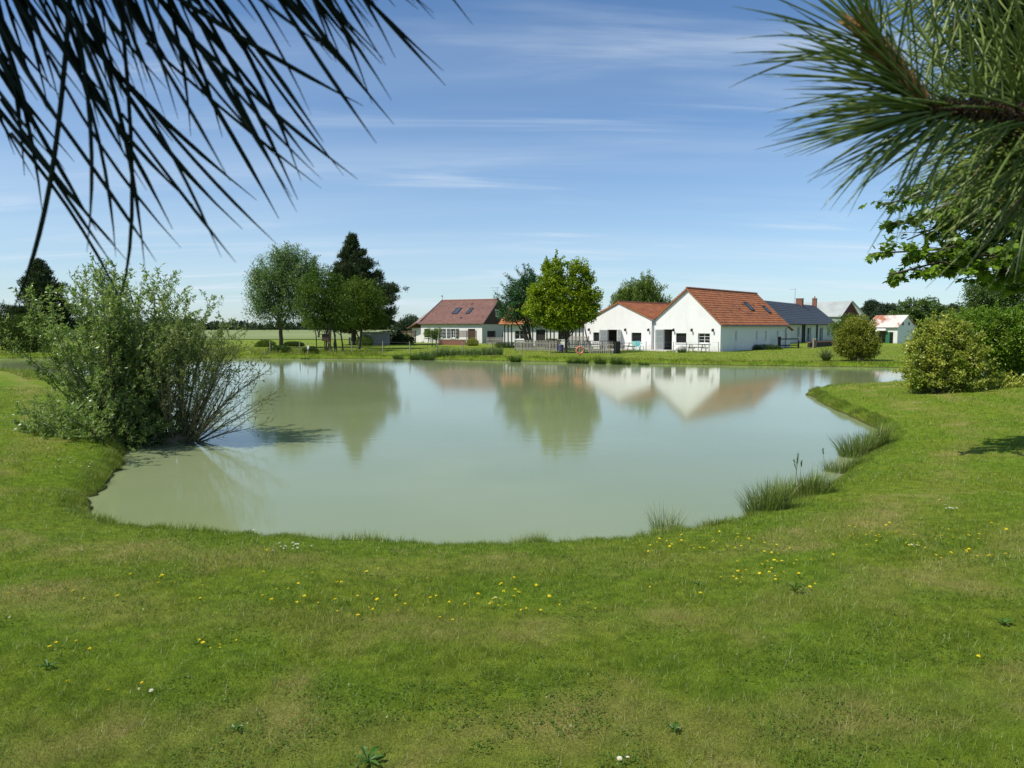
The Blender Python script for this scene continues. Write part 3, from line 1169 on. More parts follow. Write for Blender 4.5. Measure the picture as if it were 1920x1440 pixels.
mb.tube([rl_ - Z * .1, rl_ + Z * .75], .03, 5)
mb.box(rl_ + Z * .6 - hu * .2, hu * .25, hback * .06, Z * .2)
part('finial', mb, M['zinc'], rootL)


def slat_screen(p, u, w, h, n, mat, label, lift=.15):
    u = Vector((u[0], u[1], 0)).normalized()
    root = thing('slatted_screen', label, 'fence', p, None)
    nn = Vector((u.y, -u.x, 0))
    p = Vector(p)
    k = max(2, int(w / 1.4) + 1)
    for i in range(k):
        mb = MB()
        q = p + u * (w * i / (k - 1)) - u * .04
        mb.box(q - Z * .1, u * .08, nn * -.08, Z * (h + .1))
        part('post', mb, M[mat], root)
    for j in range(n):
        mb = MB()
        z = lift + (h - lift) * j / n
        mb.box(p + Z * z + nn * .004, u * w, nn * .025, Z * ((h - lift) / n * .62))
        part('slat', mb, M[mat], root)
    return root


q = lw.p(7.2, 0, 1.5)
slat_screen((q.x, q.y, GZF), hu, 3.0, 1.85, 7, 'brown_boards', 'brown slatted screen before the door of the brown-roofed house', .9)
q = lw.p(-2.9, 0, 1.0)
slat_screen((q.x, q.y, GZF), hu, 2.6, 1.8, 6, 'brown_boards', 'brown slatted screen at the left end of the brown-roofed house', .6)
q = rz.p(3.2, 0, 1.6)
slat_screen((q.x, q.y, GZF), (.95, -.3), 3.6, 1.5, 6, 'dark_wood', 'dark slatted screen beside the clad gable of the brown-roofed house', .5)
q = at_d(1067, 640, 79)
slat_screen((q.x, q.y, GZF), (.93, -.3), 2.2, 1.35, 6, 'grey_wood', 'grey slatted screen at the left corner of the lower white barn')

# --- slate roofed house on the right
rootS = thing('slate_roofed_house', 'long pale house with dark slate roof and brick chimney right of the barns', 'house', (46, 112, GZF))
sA, sB = Vector((34.6, 94.3, GZF - .2)), Vector((57.0, 126, GZF - .2))
sl = (sB - sA).length
ws = Wall(sA, sB - sA)
sb_ = -ws.n
HSl = [(12.6, 1.0, .9, 1.4), (18.5, .2, 2.2, 2.2), (27.3, .2, 1.9, 2.2), (33, 1.0, 1.4, 1.3)]
HSl = [q for q in HSl if q[0] + q[2] < sl - .3]
mb = MB()
wall_mesh(mb, ws, sl, 3.0, HSl)
wall_mesh(mb, Wall(sB + sb_ * 7, -ws.u), sl, 3.0, [])
wall_mesh(mb, Wall(sA + sb_ * 7, ws.n), 7, 3.0, [], gable=(3.5, 6.2, 3.0, 3.0))
wall_mesh(mb, Wall(sB, sb_), 7, 3.0, [], gable=(3.5, 6.2, 3.0, 3.0))
part('wall', mb, M['pale_render'], rootS)
for q in HSl:
    window(rootS, ws, *q, bars=(1, 1), sill=q[1] > .5)
mb = MB()
for q in HSl:
    for a in ((q[0] - .2, q[1], .18, q[3] + .2), (q[0] + q[2] + .02, q[1], .18, q[3] + .2)):
        mb = MB()
        mb.box(ws.p(a[0], a[1], .004), ws.u * a[2], Z * a[3], ws.n * .04)
        part('door_trim', mb, M['zinc'], rootS)
for u in (13.0 + 2.2, 16.2, 24.5):
    mb = MB()
    mb.box(ws.p(u, 0, .05), ws.u * .22, Z * 3.0, ws.n * .2)
    part('pilaster', mb, M['timber_dark'], rootS)
srA, srB = sA + sb_ * 3.5 + Z * 6.3, sB + sb_ * 3.5 + Z * 6.3
plS = (ws.p(-.2, 2.95, .4), ws.p(sl + .2, 2.95, .4), srB + ws.u * .2, srA - ws.u * .2)
plSb = (ws.p(sl + .2, 2.95, -7.4), ws.p(-.2, 2.95, -7.4), srA - ws.u * .2, srB + ws.u * .2)
tiled_roof(rootS, [plS, plSb], .8, .4, 'slate', rng)
mb = MB()
mb.tube([ws.p(0, 2.9, .46), ws.p(sl, 2.9, .46)], .08, 6)
part('gutter', mb, M['timber_dark'], rootS)


def chimney(root, p, u, a, b, h, pots=1):
    n = Vector((u.y, -u.x, 0))
    p = Vector(p)
    mb = MB()
    mb.box(p - u * (a / 2 - .02) - n * (b / 2 - .02), u * (a - .04), n * (b - .04), Z * h)
    ch = part('chimney', mb, M['mortar'], root)
    bb = MB()
    nz = int(h / .11)
    for k in range(nz):
        for (o_, d_, ln, nr_) in ((p - u * a / 2 - n * b / 2, u, a, n * -1), (p + u * a / 2 - n * b / 2, n, b, u), (p + u * a / 2 + n * b / 2, -u, a, n), (p - u * a / 2 + n * b / 2, -n, b, -u)):
            c = max(1, round(ln / .23))
            for i in range(c):
                bb.box(o_ + d_ * (ln * i / c + .008) + Z * (k * .11 + .01), d_ * (ln / c - .016), nr_ * -.03, Z * .09)
    tag(part('bricks', bb, M['brick'], ch), kind='stuff')
    cb = MB()
    cb.box(p - u * (a / 2 + .06) - n * (b / 2 + .06) + Z * (h + .002), u * (a + .12), n * (b + .12), Z * .1)
    part('chimney_cap', cb, M['brick'], ch)
    for i in range(pots):
        q = p + u * (a * ((i + .5) / pots - .5)) + Z * (h + .1)
        c_ = MB()
        c_.tube([q, q + Z * .35], [.13, .1], 8)
        part('chimney_pot', c_, M['ridge_tile'], ch)


def on_ridge(px):
    best = min((abs(960 + F * (srA.lerp(srB, k / 400)).x / (srA.lerp(srB, k / 400)).y - px), k) for k in range(401))
    return srA.lerp(srB, best[1] / 400)


q = on_ridge(1496)
chimney(rootS, q - Z * .9, ws.u, 1.1, 1.0, 1.75, 0)
antenna(rootS, on_ridge(1487) - Z * .2, 2.6, Vector((-.9, .3, 0)))
q = on_ridge(1542)
chimney(rootS, q - Z * .7, ws.u, .7, .7, 1.9, 1)

# lean-to porch at the barn's far end
q = C0 + U * (LB + .02)
rootP = thing('tiled_porch', 'small lean-to porch with orange roof at the far end of the tall barn', 'porch', q)
pw = Wall(q - Z * .2 + sw.n * -.3, U)
mb = MB()
wall_mesh(mb, pw, 2.2, 2.2, [(.7, 1.1, .5, .8)], gable=(0, 2.9, 2.9, 2.2))
part('wall', mb, M['white_render'], rootP)
window(rootP, pw, .7, 1.1, .5, .8, bars=(0, 0), sill=False)
mb = MB()
a, b_ = pw.p(-.0, 3.05, .2), pw.p(2.7, 2.2, .2)
slab(mb, b_, b_ - pw.n * 3, a - pw.n * 3, a, .1)
part('roof', mb, M['orange_tile'], rootP)

# --- far grey roofed barn with red gable
rootR = thing('grey_roofed_barn', 'far barn with pale grey sheet roof and dark red gable', 'barn', (66, 150, GZF))
ra = at_d(1595, 566, 146)
rl0, rr0 = at_d(1577, 590, 143), at_d(1610, 592, 149)
rlb = at_d(1500, 564, 164)
rl0.z = rr0.z = 5.0
gx = (Vector((rr0.x, rr0.y, 0)) - Vector((rl0.x, rl0.y, 0)))
wd = gx.length
gw = Wall((rl0.x, rl0.y, GZF - .2), gx)
mid = gw.p(wd / 2, ra.z - GZF + .2)
mb = MB()
wall_mesh(mb, gw, wd, 4.8, [], gable=(wd / 2, ra.z - GZF + .2, 4.8, 4.8))
part('gable_wall', mb, M['red_cladding'], rootR)
bd = -gw.n
Lr = 14
mb = MB()
wall_mesh(mb, Wall(gw.p(0, 0, -Lr), gw.n), Lr, 4.8, [])
part('side_wall', mb, M['grey_sheet'], rootR)
mb = MB()
wall_mesh(mb, Wall(gw.p(wd, 0), bd), Lr, 4.8, [])
part('side_wall', mb, M['grey_sheet'], rootR)
mb = MB()
e0, e1 = gw.p(-.4, 4.55), gw.p(wd + .4, 4.55)
slab(mb, e0 + bd * Lr, e0 + gw.n * .2, mid + gw.n * .2 + Z * .1, mid + bd * Lr + Z * .1, .12)
slab(mb, e1 + gw.n * .2, e1 + bd * Lr, mid + bd * Lr + Z * .1, mid + gw.n * .2 + Z * .1, .12)
part('roof', mb, M['grey_sheet'], rootR)
# second roof slope behind the slate house
rootG = thing('grey_roofed_barn', 'long low barn with pale grey roof behind the slate house chimneys', 'barn', (62, 160, GZF))
gA, gB = at_d(1490, 600, 188), at_d(1566, 600, 172)
gA.z = gB.z = GZF - .2
g2 = Wall(gA, gB - gA)
gl = (gB - gA).length
zr_ = at_d(1530, 566, 182).z - GZF
mb = MB()
wall_mesh(mb, g2, gl, 4.4, [])
wall_mesh(mb, Wall(gB, -g2.n), 9, 4.4, [], gable=(4.5, zr_ + .1, 4.4, 4.4))
wall_mesh(mb, Wall(gA - g2.n * 9, g2.n), 9, 4.4, [], gable=(4.5, zr_ + .1, 4.4, 4.4))
part('wall', mb, M['pale_render'], rootG)
mb = MB()
slab(mb, g2.p(-.2, 4.3, .3), g2.p(gl + .2, 4.3, .3), g2.p(gl + .2, zr_ + .2, -4.5), g2.p(-.2, zr_ + .2, -4.5), .12)
slab(mb, g2.p(gl + .2, 4.3, -9.3), g2.p(-.2, 4.3, -9.3), g2.p(-.2, zr_ + .2, -4.5), g2.p(gl + .2, zr_ + .2, -4.5), .12)
part('roof', mb, M['grey_sheet'], rootG)

# --- rusty shed
rootK = thing('rusty_shed', 'small white shed with rusty corrugated roof beyond the round bush', 'shed', (52, 101, GZF))
kA, kB = at_d(1626, 640, 104), at_d(1682, 640, 100)
kA.z = kB.z = GZF - .2
kw = Wall(kA, kB - kA)
kl = (kB - kA).length
mb = MB()
wall_mesh(mb, kw, kl, 2.6, [(1.55, .2, 1.3, 1.75), (3.1, .2, .85, 1.6)])
part('wall', mb, M['pale_render'], rootK)
kg = Wall(kw.p(kl, 0), -kw.n)
mb = MB()
wall_mesh(mb, kg, 4.0, 2.6, [(1.0, 2.75, .3, .4), (2.4, 2.75, .3, .4)] and [], gable=(2.0, 4.1, 2.6, 2.6))
wall_mesh(mb, Wall(kw.p(0, 0, -4), kw.n), 4, 2.6, [], gable=(2.0, 4.1, 2.6, 2.6))
wall_mesh(mb, Wall(kw.p(kl, 0, -4), -kw.u), kl, 2.6, [])
part('gable_wall', mb, M['white_render'], rootK)
mb = MB()
for a in (1.0, 2.4):
    mb.box(kg.p(a, 2.75, .003), kg.u * .3, Z * .42, kg.n * .03)
part('vent', mb, M['dark_frame'], rootK)
mb = MB()
mb.box(kw.p(1.4, 2.0, .02), kw.u * 1.7, Z * .3, kw.n * .5)
part('canopy', mb, M['white_paint'], rootK)
mb = MB()
mb.box(kw.p(2.85, .2, .01), kw.u * .6, Z * 1.6, kw.n * .05)
part('door', mb, M['green_door'], rootK)
kr0, kr1 = kw.p(-.2, 4.2, -2.0), kw.p(kl + .25, 4.2, -2.0)
for sgn, (a, b_) in ((1, (kw.p(-.2, 2.45, .35), kw.p(kl + .25, 2.45, .35))), (-1, (kw.p(kl + .25, 2.45, -4.35), kw.p(-.2, 2.45, -4.35)))):
    r0_, r1_ = (kr1, kr0) if sgn > 0 else (kr0, kr1)
    e = (b_ - a).normalized()
    ln = (b_ - a).length
    ns = int(ln / .85)
    for i in range(ns):
        q_ = MB()
        wv = [(i + k / 12) / ns for k in range(13)]
        nn_ = (b_ - a).cross(r1_ - a).normalized()
        for k in range(12):
            l0, l1 = .03 * (k % 2) + .004 * (i % 2), .03 * ((k + 1) % 2) + .004 * (i % 2)
            q_.quad(a.lerp(b_, wv[k]) + nn_ * l0, a.lerp(b_, wv[k + 1]) + nn_ * l1, r1_.lerp(r0_, wv[k + 1]) + nn_ * l1, r1_.lerp(r0_, wv[k]) + nn_ * l0)
        part('roof_sheet', q_, M['rusty_sheet'], rootK)

# low grey outbuilding left of the brown-roofed house
a = at_d(678, 641, 92)
rootO = thing('flat_roofed_shed', 'low grey flat-roofed shed behind the left trees', 'shed', (a.x, a.y, GZF))
ow = Wall((a.x, a.y, GZF - .2), (1, .08))
mb = MB()
wall_mesh(mb, ow, 3.4, 1.75, [(.5, .2, .7, 1.4)])
wall_mesh(mb, Wall(ow.p(3.4, 0), -ow.n), 2.6, 1.75, [])
wall_mesh(mb, Wall(ow.p(0, 0, -2.6), ow.n), 2.6, 1.75, [])
part('wall', mb, M['stone'], rootO)
mb = MB()
mb.box(ow.p(-.2, 1.752, .2), ow.u * 3.8, ow.n * -3.0, Z * .12)
part('roof', mb, M['grey_sheet'], rootO)
mb = MB()
mb.box(ow.p(.52, .2, -.1), ow.u * .66, ow.n * -.05, Z * 1.38)
part('door', mb, M['grey_wood'], rootO)

# low red garden wall before the brown-roofed house
a, b_ = at_d(822, 643, 93), at_d(872, 643, 91)
rw = thing('low_brick_wall', 'low red brick garden wall below the shuttered windows', 'wall', (a.x, a.y, GZF))
uu = Vector((b_.x - a.x, b_.y - a.y, 0))
ll = uu.length
uu.normalize()
nn = Vector((uu.y, -uu.x, 0))
mb = MB()
mb.box(Vector((a.x, a.y, GZF - .1)), uu * ll, nn * -.22, Z * .78)
part('core', mb, M['mortar'], rw)
bb = MB()
for j in range(10):
    x = -.11 * (j % 2)
    while x < ll:
        x0, x1 = max(x, 0), min(x + .215, ll)
        if x1 - x0 > .03:
            bb.box(Vector((a.x, a.y, GZF - .09 + j * .077)) + uu * x0 + nn * .012, uu * (x1 - x0), nn * -.03, Z * .062)
        x += .23
tag(part('bricks', bb, M['brick'], rw), kind='stuff')
mb = MB()
mb.box(Vector((a.x, a.y, GZF + .683)) - uu * .05 + nn * .05, uu * (ll + .1), nn * -.32, Z * .05)
part('coping', mb, M['stone'], rw)


# ------------------------------------------------------------------ fences and garden things
def picket_fence(label, a, b, h, mat='grey_wood', step=.17, pw=.07, seed=1):
    a, b = Vector(a), Vector(b)
    rg = random.Random(seed)
    root = thing('picket_fence', label, 'fence', (a.x, a.y, a.z))
    d = b - a
    ln = d.length
    u = Vector((d.x, d.y, 0)).normalized()
    n = Vector((u.y, -u.x, 0))
    k = max(2, int(ln / 1.9) + 1)
    for i in range(k):
        mb = MB()
        q = a.lerp(b, i / (k - 1))
        mb.box(q - u * .05 - n * .03 - Z * .25, u * .10, n * -.10, Z * (h + .25))
        part('post', mb, M[mat], root)
    for z in (.22, h - .28):
        mb = MB()
        mb.box(a + Z * z - n * .0, d, n * -.028, Z * .09)
        part('rail', mb, M[mat], root)
    m = int(ln / step)
    me = None
    pk = MB()
    pk.v = [(-pw / 2, 0, 0), (pw / 2, 0, 0), (pw / 2, 0, 1), (0, 0, 1.06), (-pw / 2, 0, 1), (-pw / 2, -.022, 0), (pw / 2, -.022, 0), (pw / 2, -.022, 1), (0, -.022, 1.06), (-pw / 2, -.022, 1)]
    pk.f = [(4, 3, 2, 1, 0), (5, 6, 7, 8, 9), (0, 1, 6, 5), (1, 2, 7, 6), (2, 3, 8, 7), (3, 4, 9, 8), (4, 0, 5, 9)]
    me = bpy.data.meshes.new('picket')
    me.from_pydata(pk.v, [], pk.f)
    me.materials.append(M[mat])
    an = math.atan2(u.y, u.x)
    for i in range(m + 1):
        q = a.lerp(b, i / m) + n * .004 + Z * (.04 + rg.uniform(-.015, .015)) - root.location
        o = bpy.data.objects.new('picket', me)
        o.location = q
        o.rotation_euler = (rg.uniform(-.01, .01), rg.uniform(-.025, .025), an)
        o.scale = (1, 1, (h - .04) / 1.0)
        link(o, root)
    return root


def gpt(px, d):
    x = (px - 960) / F * d
    return Vector((x, d, hz(x, d)))


picket_fence('grey picket fence before the clad gable, farthest of the picket fences', gpt(913, 92), gpt(1003, 88), .98, seed=1)
picket_fence('grey picket fence just left of the bright green tree', gpt(966, 72), gpt(1044, 69), 1.05, seed=2)
picket_fence('grey picket fence right of the bright tree, behind the lifebuoy', gpt(1061, 66.5), gpt(1152, 64.5), 1.05, seed=3, step=.2)
picket_fence('short weathered picket fence under the dark pine on the left', gpt(655, 93), gpt(682, 91.5), .95, seed=4)
pf = thing('board_panel', 'dark solid board panel closing the right end of the picket fence', 'fence', gpt(1150, 64.3))
a, b_ = gpt(1151, 64.3), gpt(1163, 65.6)
for i in range(6):
    q0, q1 = a.lerp(b_, i / 6), a.lerp(b_, (i + .93) / 6)
    mb = MB()
    mb.box(q0 - Z * .1, q1 - q0, Vector((-.02, .03, 0)), Z * 1.2)
    part('board', mb, M['dark_wood'], pf)
gr_ = thing('garden_rail', 'long dark rail on posts just behind the picket fence by the lifebuoy', 'rail', gpt(1061, 67.5))
mb = MB()
mb.bar(gpt(1061, 67.5) + Z * 1.1, gpt(1152, 65.6) + Z * 1.1, .12, .05)
part('rail', mb, M['dark_wood'], gr_)
for k_ in range(5):
    mb = MB()
    q = gpt(1061, 67.5).lerp(gpt(1152, 65.6), k_ / 4)
    mb.box(q - Z * .2 - Vector((.04, .04, 0)), (.08, 0, 0), (0, .08, 0), Z * 1.27)
    part('post', mb, M['dark_wood'], gr_)


def wire_fence(label, pts, h, mat, r, wires, wr=.006, group=None):
    root = thing('wire_fence', label, 'fence', pts[0])
    for i, p in enumerate(pts):
        mb = MB()
        lean = Vector((math.sin(i * 2.3) * .04, 0, 0))
        mb.tube([p - Z * .3, p + lean * .5 + Z * h * .5, p + lean + Z * (h * (1 + .05 * math.sin(i * 3.1)))], [r, r * .95, r * .85], 6)
        part('post', mb, M[mat], root)
    for w_ in wires:
        mb = MB()
        mb.tube([p + Z * w_ * h + Vector((math.sin(i * 2.3) * .04 * w_, -r, 0)) for i, p in enumerate(pts)], wr, 4)
        part('wire', mb, M['zinc'], root)
    return root


wire_fence('wire fence of pale round stakes along the far bank', [gpt(a, d) for a, d in
           ((507, 66), (562, 67), (578, 63.5), (660, 66), (718, 68), (769, 65), (819, 64), (868, 64), (923, 62), (978, 61.5), (1032, 61), (1087, 61), (1143, 60.5))],
           1.12, 'post_wood', .055, (.5, .9))
wire_fence('thin grey metal posts and wire before the tall white gable', [gpt(a, d) for a, d in
           ((1211, 68.5), (1262, 66.5), (1287, 66), (1309, 65.8), (1329, 65.6), (1347, 65.5))], .98, 'steel', .04, (.55, .95))

# lifebuoy on its stake
q = gpt(1087, 60.9)
rb = thing('lifebuoy', 'orange lifebuoy ring hung on a stake by the pond', 'lifebuoy', q + Vector((0, -.12, .42)))
mb = MB()
pts = []
c = q + Vector((0, -.14, .46))
for i in range(24):
    for j in range(8):
        a, b_ = 2 * math.pi * i / 24, 2 * math.pi * j / 8
        rr0_ = .30 + .075 * math.cos(b_)
        mb.v.append((c.x + rr0_ * math.cos(a), c.y + .075 * math.sin(b_), c.z + rr0_ * math.sin(a)))
for i in range(24):
    for j in range(8):
        mb.f.append((i * 8 + j, i * 8 + (j + 1) % 8, ((i + 1) % 24) * 8 + (j + 1) % 8, ((i + 1) % 24) * 8 + j))
part('ring', mb, M['buoy_orange'], rb, True)
mb = MB()
for k in range(4):
    a = math.pi / 4 + k * math.pi / 2
    for da in (-.1,):
        p0 = c + Vector((math.cos(a) * .30, 0, math.sin(a) * .30))
        mb.tube([p0 + Vector((math.cos(a) * .08 * math.cos(s) , .085 * math.sin(s), math.sin(a) * .08 * math.cos(s))) for s in [i * .6283 for i in range(11)]], .018, 4)
part('rope', mb, M['rope'], rb)


def picnic_table(label, p, an, s=1.0):
    root = thing('picnic_table', label, 'picnic table', p)
    p = Vector(p)
    u = Vector((math.cos(an), math.sin(an), 0))
    v = Vector((-u.y, u.x, 0))
    for k in range(5):
        mb = MB()
        mb.box(p - u * .9 * s + v * (-.37 + k * .15) + Z * .72, u * 1.8 * s, v * .135, Z * .04)
        part('table_plank', mb, M['grey_wood'], root)
    for sg in (-1, 1):
        for k in range(2):
            mb = MB()
            mb.box(p - u * .9 * s + v * (sg * .72 - .13 + k * .14) + Z * .42, u * 1.8 * s, v * .125, Z * .04)
            part('bench_plank', mb, M['grey_wood'], root)
    for e in (-.62, .62):
        for sg in (-1, 1):
            mb = MB()
            mb.bar(p + u * e * s + v * sg * .72 - Z * .03, p + u * e * s + v * sg * .25 + Z * .72, .05, .09)
            part('leg', mb, M['grey_wood'], root)
        mb = MB()
        mb.bar(p + u * (e * s + .06) - v * .8 + Z * .39, p + u * (e * s + .06) + v * .8 + Z * .39, .05, .09)
        part('crossbeam', mb, M['grey_wood'], root)
    return root


picnic_table('wooden picnic table on the terrace by the open double doors', gpt(1172, 71.5), .35)
picnic_table('wooden picnic table below the right window of the tall gable', gpt(1307, 67), .1)
picnic_table('wooden picnic table with a white cloth behind the picket fence', gpt(1118, 70), .2)
q = gpt(1118, 70)
mb = MB()
mb.box(q + Vector((-.55, -.42, .765)), (1.1, .22, 0), (-.16, .8, 0), (0, 0, .012))
mb.box(q + Vector((-.55, -.425, .60)), (1.1, .22, 0), (.002, -.012, 0), (0, 0, .17))
tag(part('tablecloth', mb, M['white_plastic']), 'small white cloth spread on the picnic table behind the pickets', 'tablecloth')


def plastic_chair(label, p, an, mat):
    root = thing('plastic_chair', label, 'chair', p, 'garden chairs on the barn terrace')
    p = Vector(p)
    u = Vector((math.cos(an), math.sin(an), 0))
    v = Vector((-u.y, u.x, 0))
    mb = MB()
    mb.box(p - u * .25 - v * .25 + Z * .42, u * .5, v * .5, Z * .04)
    part('seat', mb, M[mat], root)
    mb = MB()
    mb.box(p - u * .25 + v * .24 + Z * .46, u * .5, v * .05 , Z * .48 + v * .12)
    part('backrest', mb, M[mat], root)
    for a in (-1, 1):
        for b in (-1, 1):
            mb = MB()
            mb.bar(p + u * a * .26 + v * b * .25 - Z * .0, p + u * a * .22 + v * b * .2 + Z * .42, .05)
            part('leg', mb, M[mat], root)
        mb = MB()
        mb.bar(p + u * a * .27 - v * .24 + Z * .63, p + u * a * .27 + v * .28 + Z * .66, .06, .04)
        part('armrest', mb, M[mat], root)


plastic_chair('turquoise plastic garden chair with high back on the terrace', gpt(1200, 71.5), .5, 'cyan_plastic')
plastic_chair('pale turquoise plastic chair beside the high-backed turquoise one', gpt(1192, 71.0), 2.4, 'cyan_plastic')
# blue bin by the bright tree
q = gpt(1052, 69)
mb = MB()
mb.tube([q, q + Z * .05, q + Z * .32, q + Z * .58, q + Z * .62, q + Z * .67, q + Z * .69], [.20, .23, .25, .25, .27, .27, .05], 14)
tag(part('blue_barrel', mb, M['blue_plastic'], None, True), 'violet blue plastic barrel beside the trunk of the bright tree', 'barrel')
# rounded boulder in front of the gable
q = gpt(1277, 66.2)
mb = MB()
rs = random.Random(4)
for i in range(7):
    for j in range(12):
        th_, ph = math.pi / 2 * i / 6, 2 * math.pi * j / 12
        rr1 = 1 + rs.uniform(-.08, .08)
        mb.v.append((q.x + .55 * rr1 * math.sin(th_) * math.cos(ph) if i else q.x, q.y + .4 * rr1 * math.sin(th_) * math.sin(ph) if i else q.y, q.z - .1 + .72 * math.cos(th_) * (rr1 if i else 1)))
for i in range(6):
    for j in range(12):
        mb.f.append((i * 12 + j, (i + 1) * 12 + j, (i + 1) * 12 + (j + 1) % 12, i * 12 + (j + 1) % 12))
tag(part('boulder', mb, M['stone'], None, True), 'rounded pale boulder before the tall white gable', 'boulder')
q = gpt(1028, 53.5)
mb = MB()
mb.tube([q + Vector((-.12, 0, .02)), q + Vector((-.05, 0, .1)), q + Vector((.08, 0, .1)), q + Vector((.15, 0, .04))], [.02, .08, .07, .02], 7)
tag(part('white_stone', mb, M['white_plastic'], None, True), 'small white stone lying at the far water edge', 'stone')
# dark planter & kerb by the tall barn side
q = C0 + U * 12.2 + sw.n * .8
rg_ = thing('rail_gate', 'dark two-rail wooden gate at the far end of the tall barn', 'gate', (q.x, q.y, GZF))
u_ = Vector((.9, .43, 0)).normalized()
q.z = GZF
for k, hh in ((0, 1.3), (2.9, .9), (5.2, 1.1), (5.5, 1.1)):
    mb = MB()
    mb.box(q + u_ * k - Z * .2, u_ * (.3 if k == 0 else .14), Vector((-u_.y, u_.x, 0)) * .14, Z * (hh + .2))
    part('post', mb, M['dark_wood' if k < 3 else 'post_wood'], rg_)
for z in (.3, .98):
    mb = MB()
    mb.box(q + u_ * .3 + Z * z, u_ * 2.6, Vector((-u_.y, u_.x, 0)) * .05, Z * .12)
    part('rail', mb, M['dark_wood'], rg_)
a, b_ = q + u_ * 5.8 + Vector((0, 2, 0)), q + u_ * 5.8 + Vector((9, 12, 0))
tw = thing('terrace_wall', 'low red-capped terrace wall before the slate-roofed house', 'wall', a)
mb = MB()
mb.box(a - Z * .1, b_ - a, Vector((-.2, .2, 0)), Z * .62)
part('core', mb, M['dark_wood'], tw)
n_ = 14
for k in range(n_):
    mb = MB()
    mb.box(a.lerp(b_, k / n_) + Z * .522 + Vector((.04, -.04, 0)), (b_ - a) * (.96 / n_), Vector((-.3, .3, 0)), Z * .09)
    part('coping_tile', mb, M['ridge_tile'], tw)
# nest box on a post under the left trees
q = gpt(612, 68)
nb_ = thing('nesting_box', 'brown wooden nesting box on a post among the thin stems', 'nest box', q)
mb = MB()
mb.bar(q - Z * .2, q + Z * 1.1, .09)
part('post', mb, M['dark_wood'], nb_)
mb = MB()
mb.box(q + Vector((-.32, -.25, 1.1)), (.64, 0, 0), (0, .5, 0), (0, 0, .62))
bx_ = part('box', mb, M['brown_boards'], nb_)
mb = MB()
mb.box(q + Vector((-.62, -.34, 1.722)), (1.05, 0, 0), (0, .66, 0), (0, 0, .06))
part('roof', mb, M['dark_wood'], nb_)
mb = MB()
mb.tube([q + Vector((0, -.256, 1.42)), q + Vector((0, -.252, 1.42))], .07, 10)
part('entrance_hole', mb, M['dark_frame'], bx_)
# paper notice and posts near it
q = gpt(578, 63.46)
mb = MB()
mb.box(q + Vector((-.07, -.06, .55)), (.16, 0, 0), (0, .02, 0), (0, 0, .3))
tag(part('notice_board', mb, M['white_plastic']), 'small white notice hung at the far bank wire fence', 'notice')


# ------------------------------------------------------------------ trees and shrubs
def unit(rs, n):
    return nrm(rs.normal(size=(n, 3)))


def limb(mb, a, b, r0, r1, rs, segs=5, wob=.06, sides=5, sag=0.0):
    a, b = Vector(a), Vector(b)
    ln = (b - a).length
    pts = []
    for k in range(segs + 1):
        t = k / segs
        p = a.lerp(b, t)
        if 0 < k < segs:
            p = p + Vector(rs.normal(0, wob * ln / 2, 3).tolist()) * .6
        p = p + Z * (math.sin(t * math.pi) * sag * ln)
        pts.append(p)
    mb.tube(pts, [r0 + (r1 - r0) * k / segs for k in range(segs + 1)], sides)
    return pts


def lobe_clumps(rs, lobes, n, inner=.4):
    """clump centres spread through ellipsoid lobes, most of them near the shell"""
    C = np.array([l[0] for l in lobes], float)
    Rr = np.array([l[1] for l in lobes], float)
    w = (Rr[:, 0] * Rr[:, 1] + Rr[:, 1] * Rr[:, 2] + Rr[:, 0] * Rr[:, 2])
    k = rs.choice(len(lobes), n, p=w / w.sum())
    u = unit(rs, n)
    rad = rs.random(n) ** inner
    return C[k] + u * Rr[k] * rad[:, None], u, k


def foliage(rs, cen, out, per, crad, Ln, Wd, droop=.2, outw=.6, aspect=(1, 1, .8), jitter=.35):
    n = len(cen)
    c = np.repeat(cen, per, 0) + unit(rs, n * per) * (1.9 * rs.random((n * per, 1)) ** .45) * np.array(aspect) * (crad * rs.uniform(.6, 1.4, (n, 1))).repeat(per, 0)
    d = unit(rs, n * per) + np.repeat(out, per, 0) * outw + np.array([0, 0, -droop])
    nn = unit(rs, n * per) * .8 + np.array([0, 0, .7])
    s = rs.uniform(1 - jitter, 1 + jitter, n * per)
    return leaf_quads(c, d, nn, Ln * s, Wd * s)


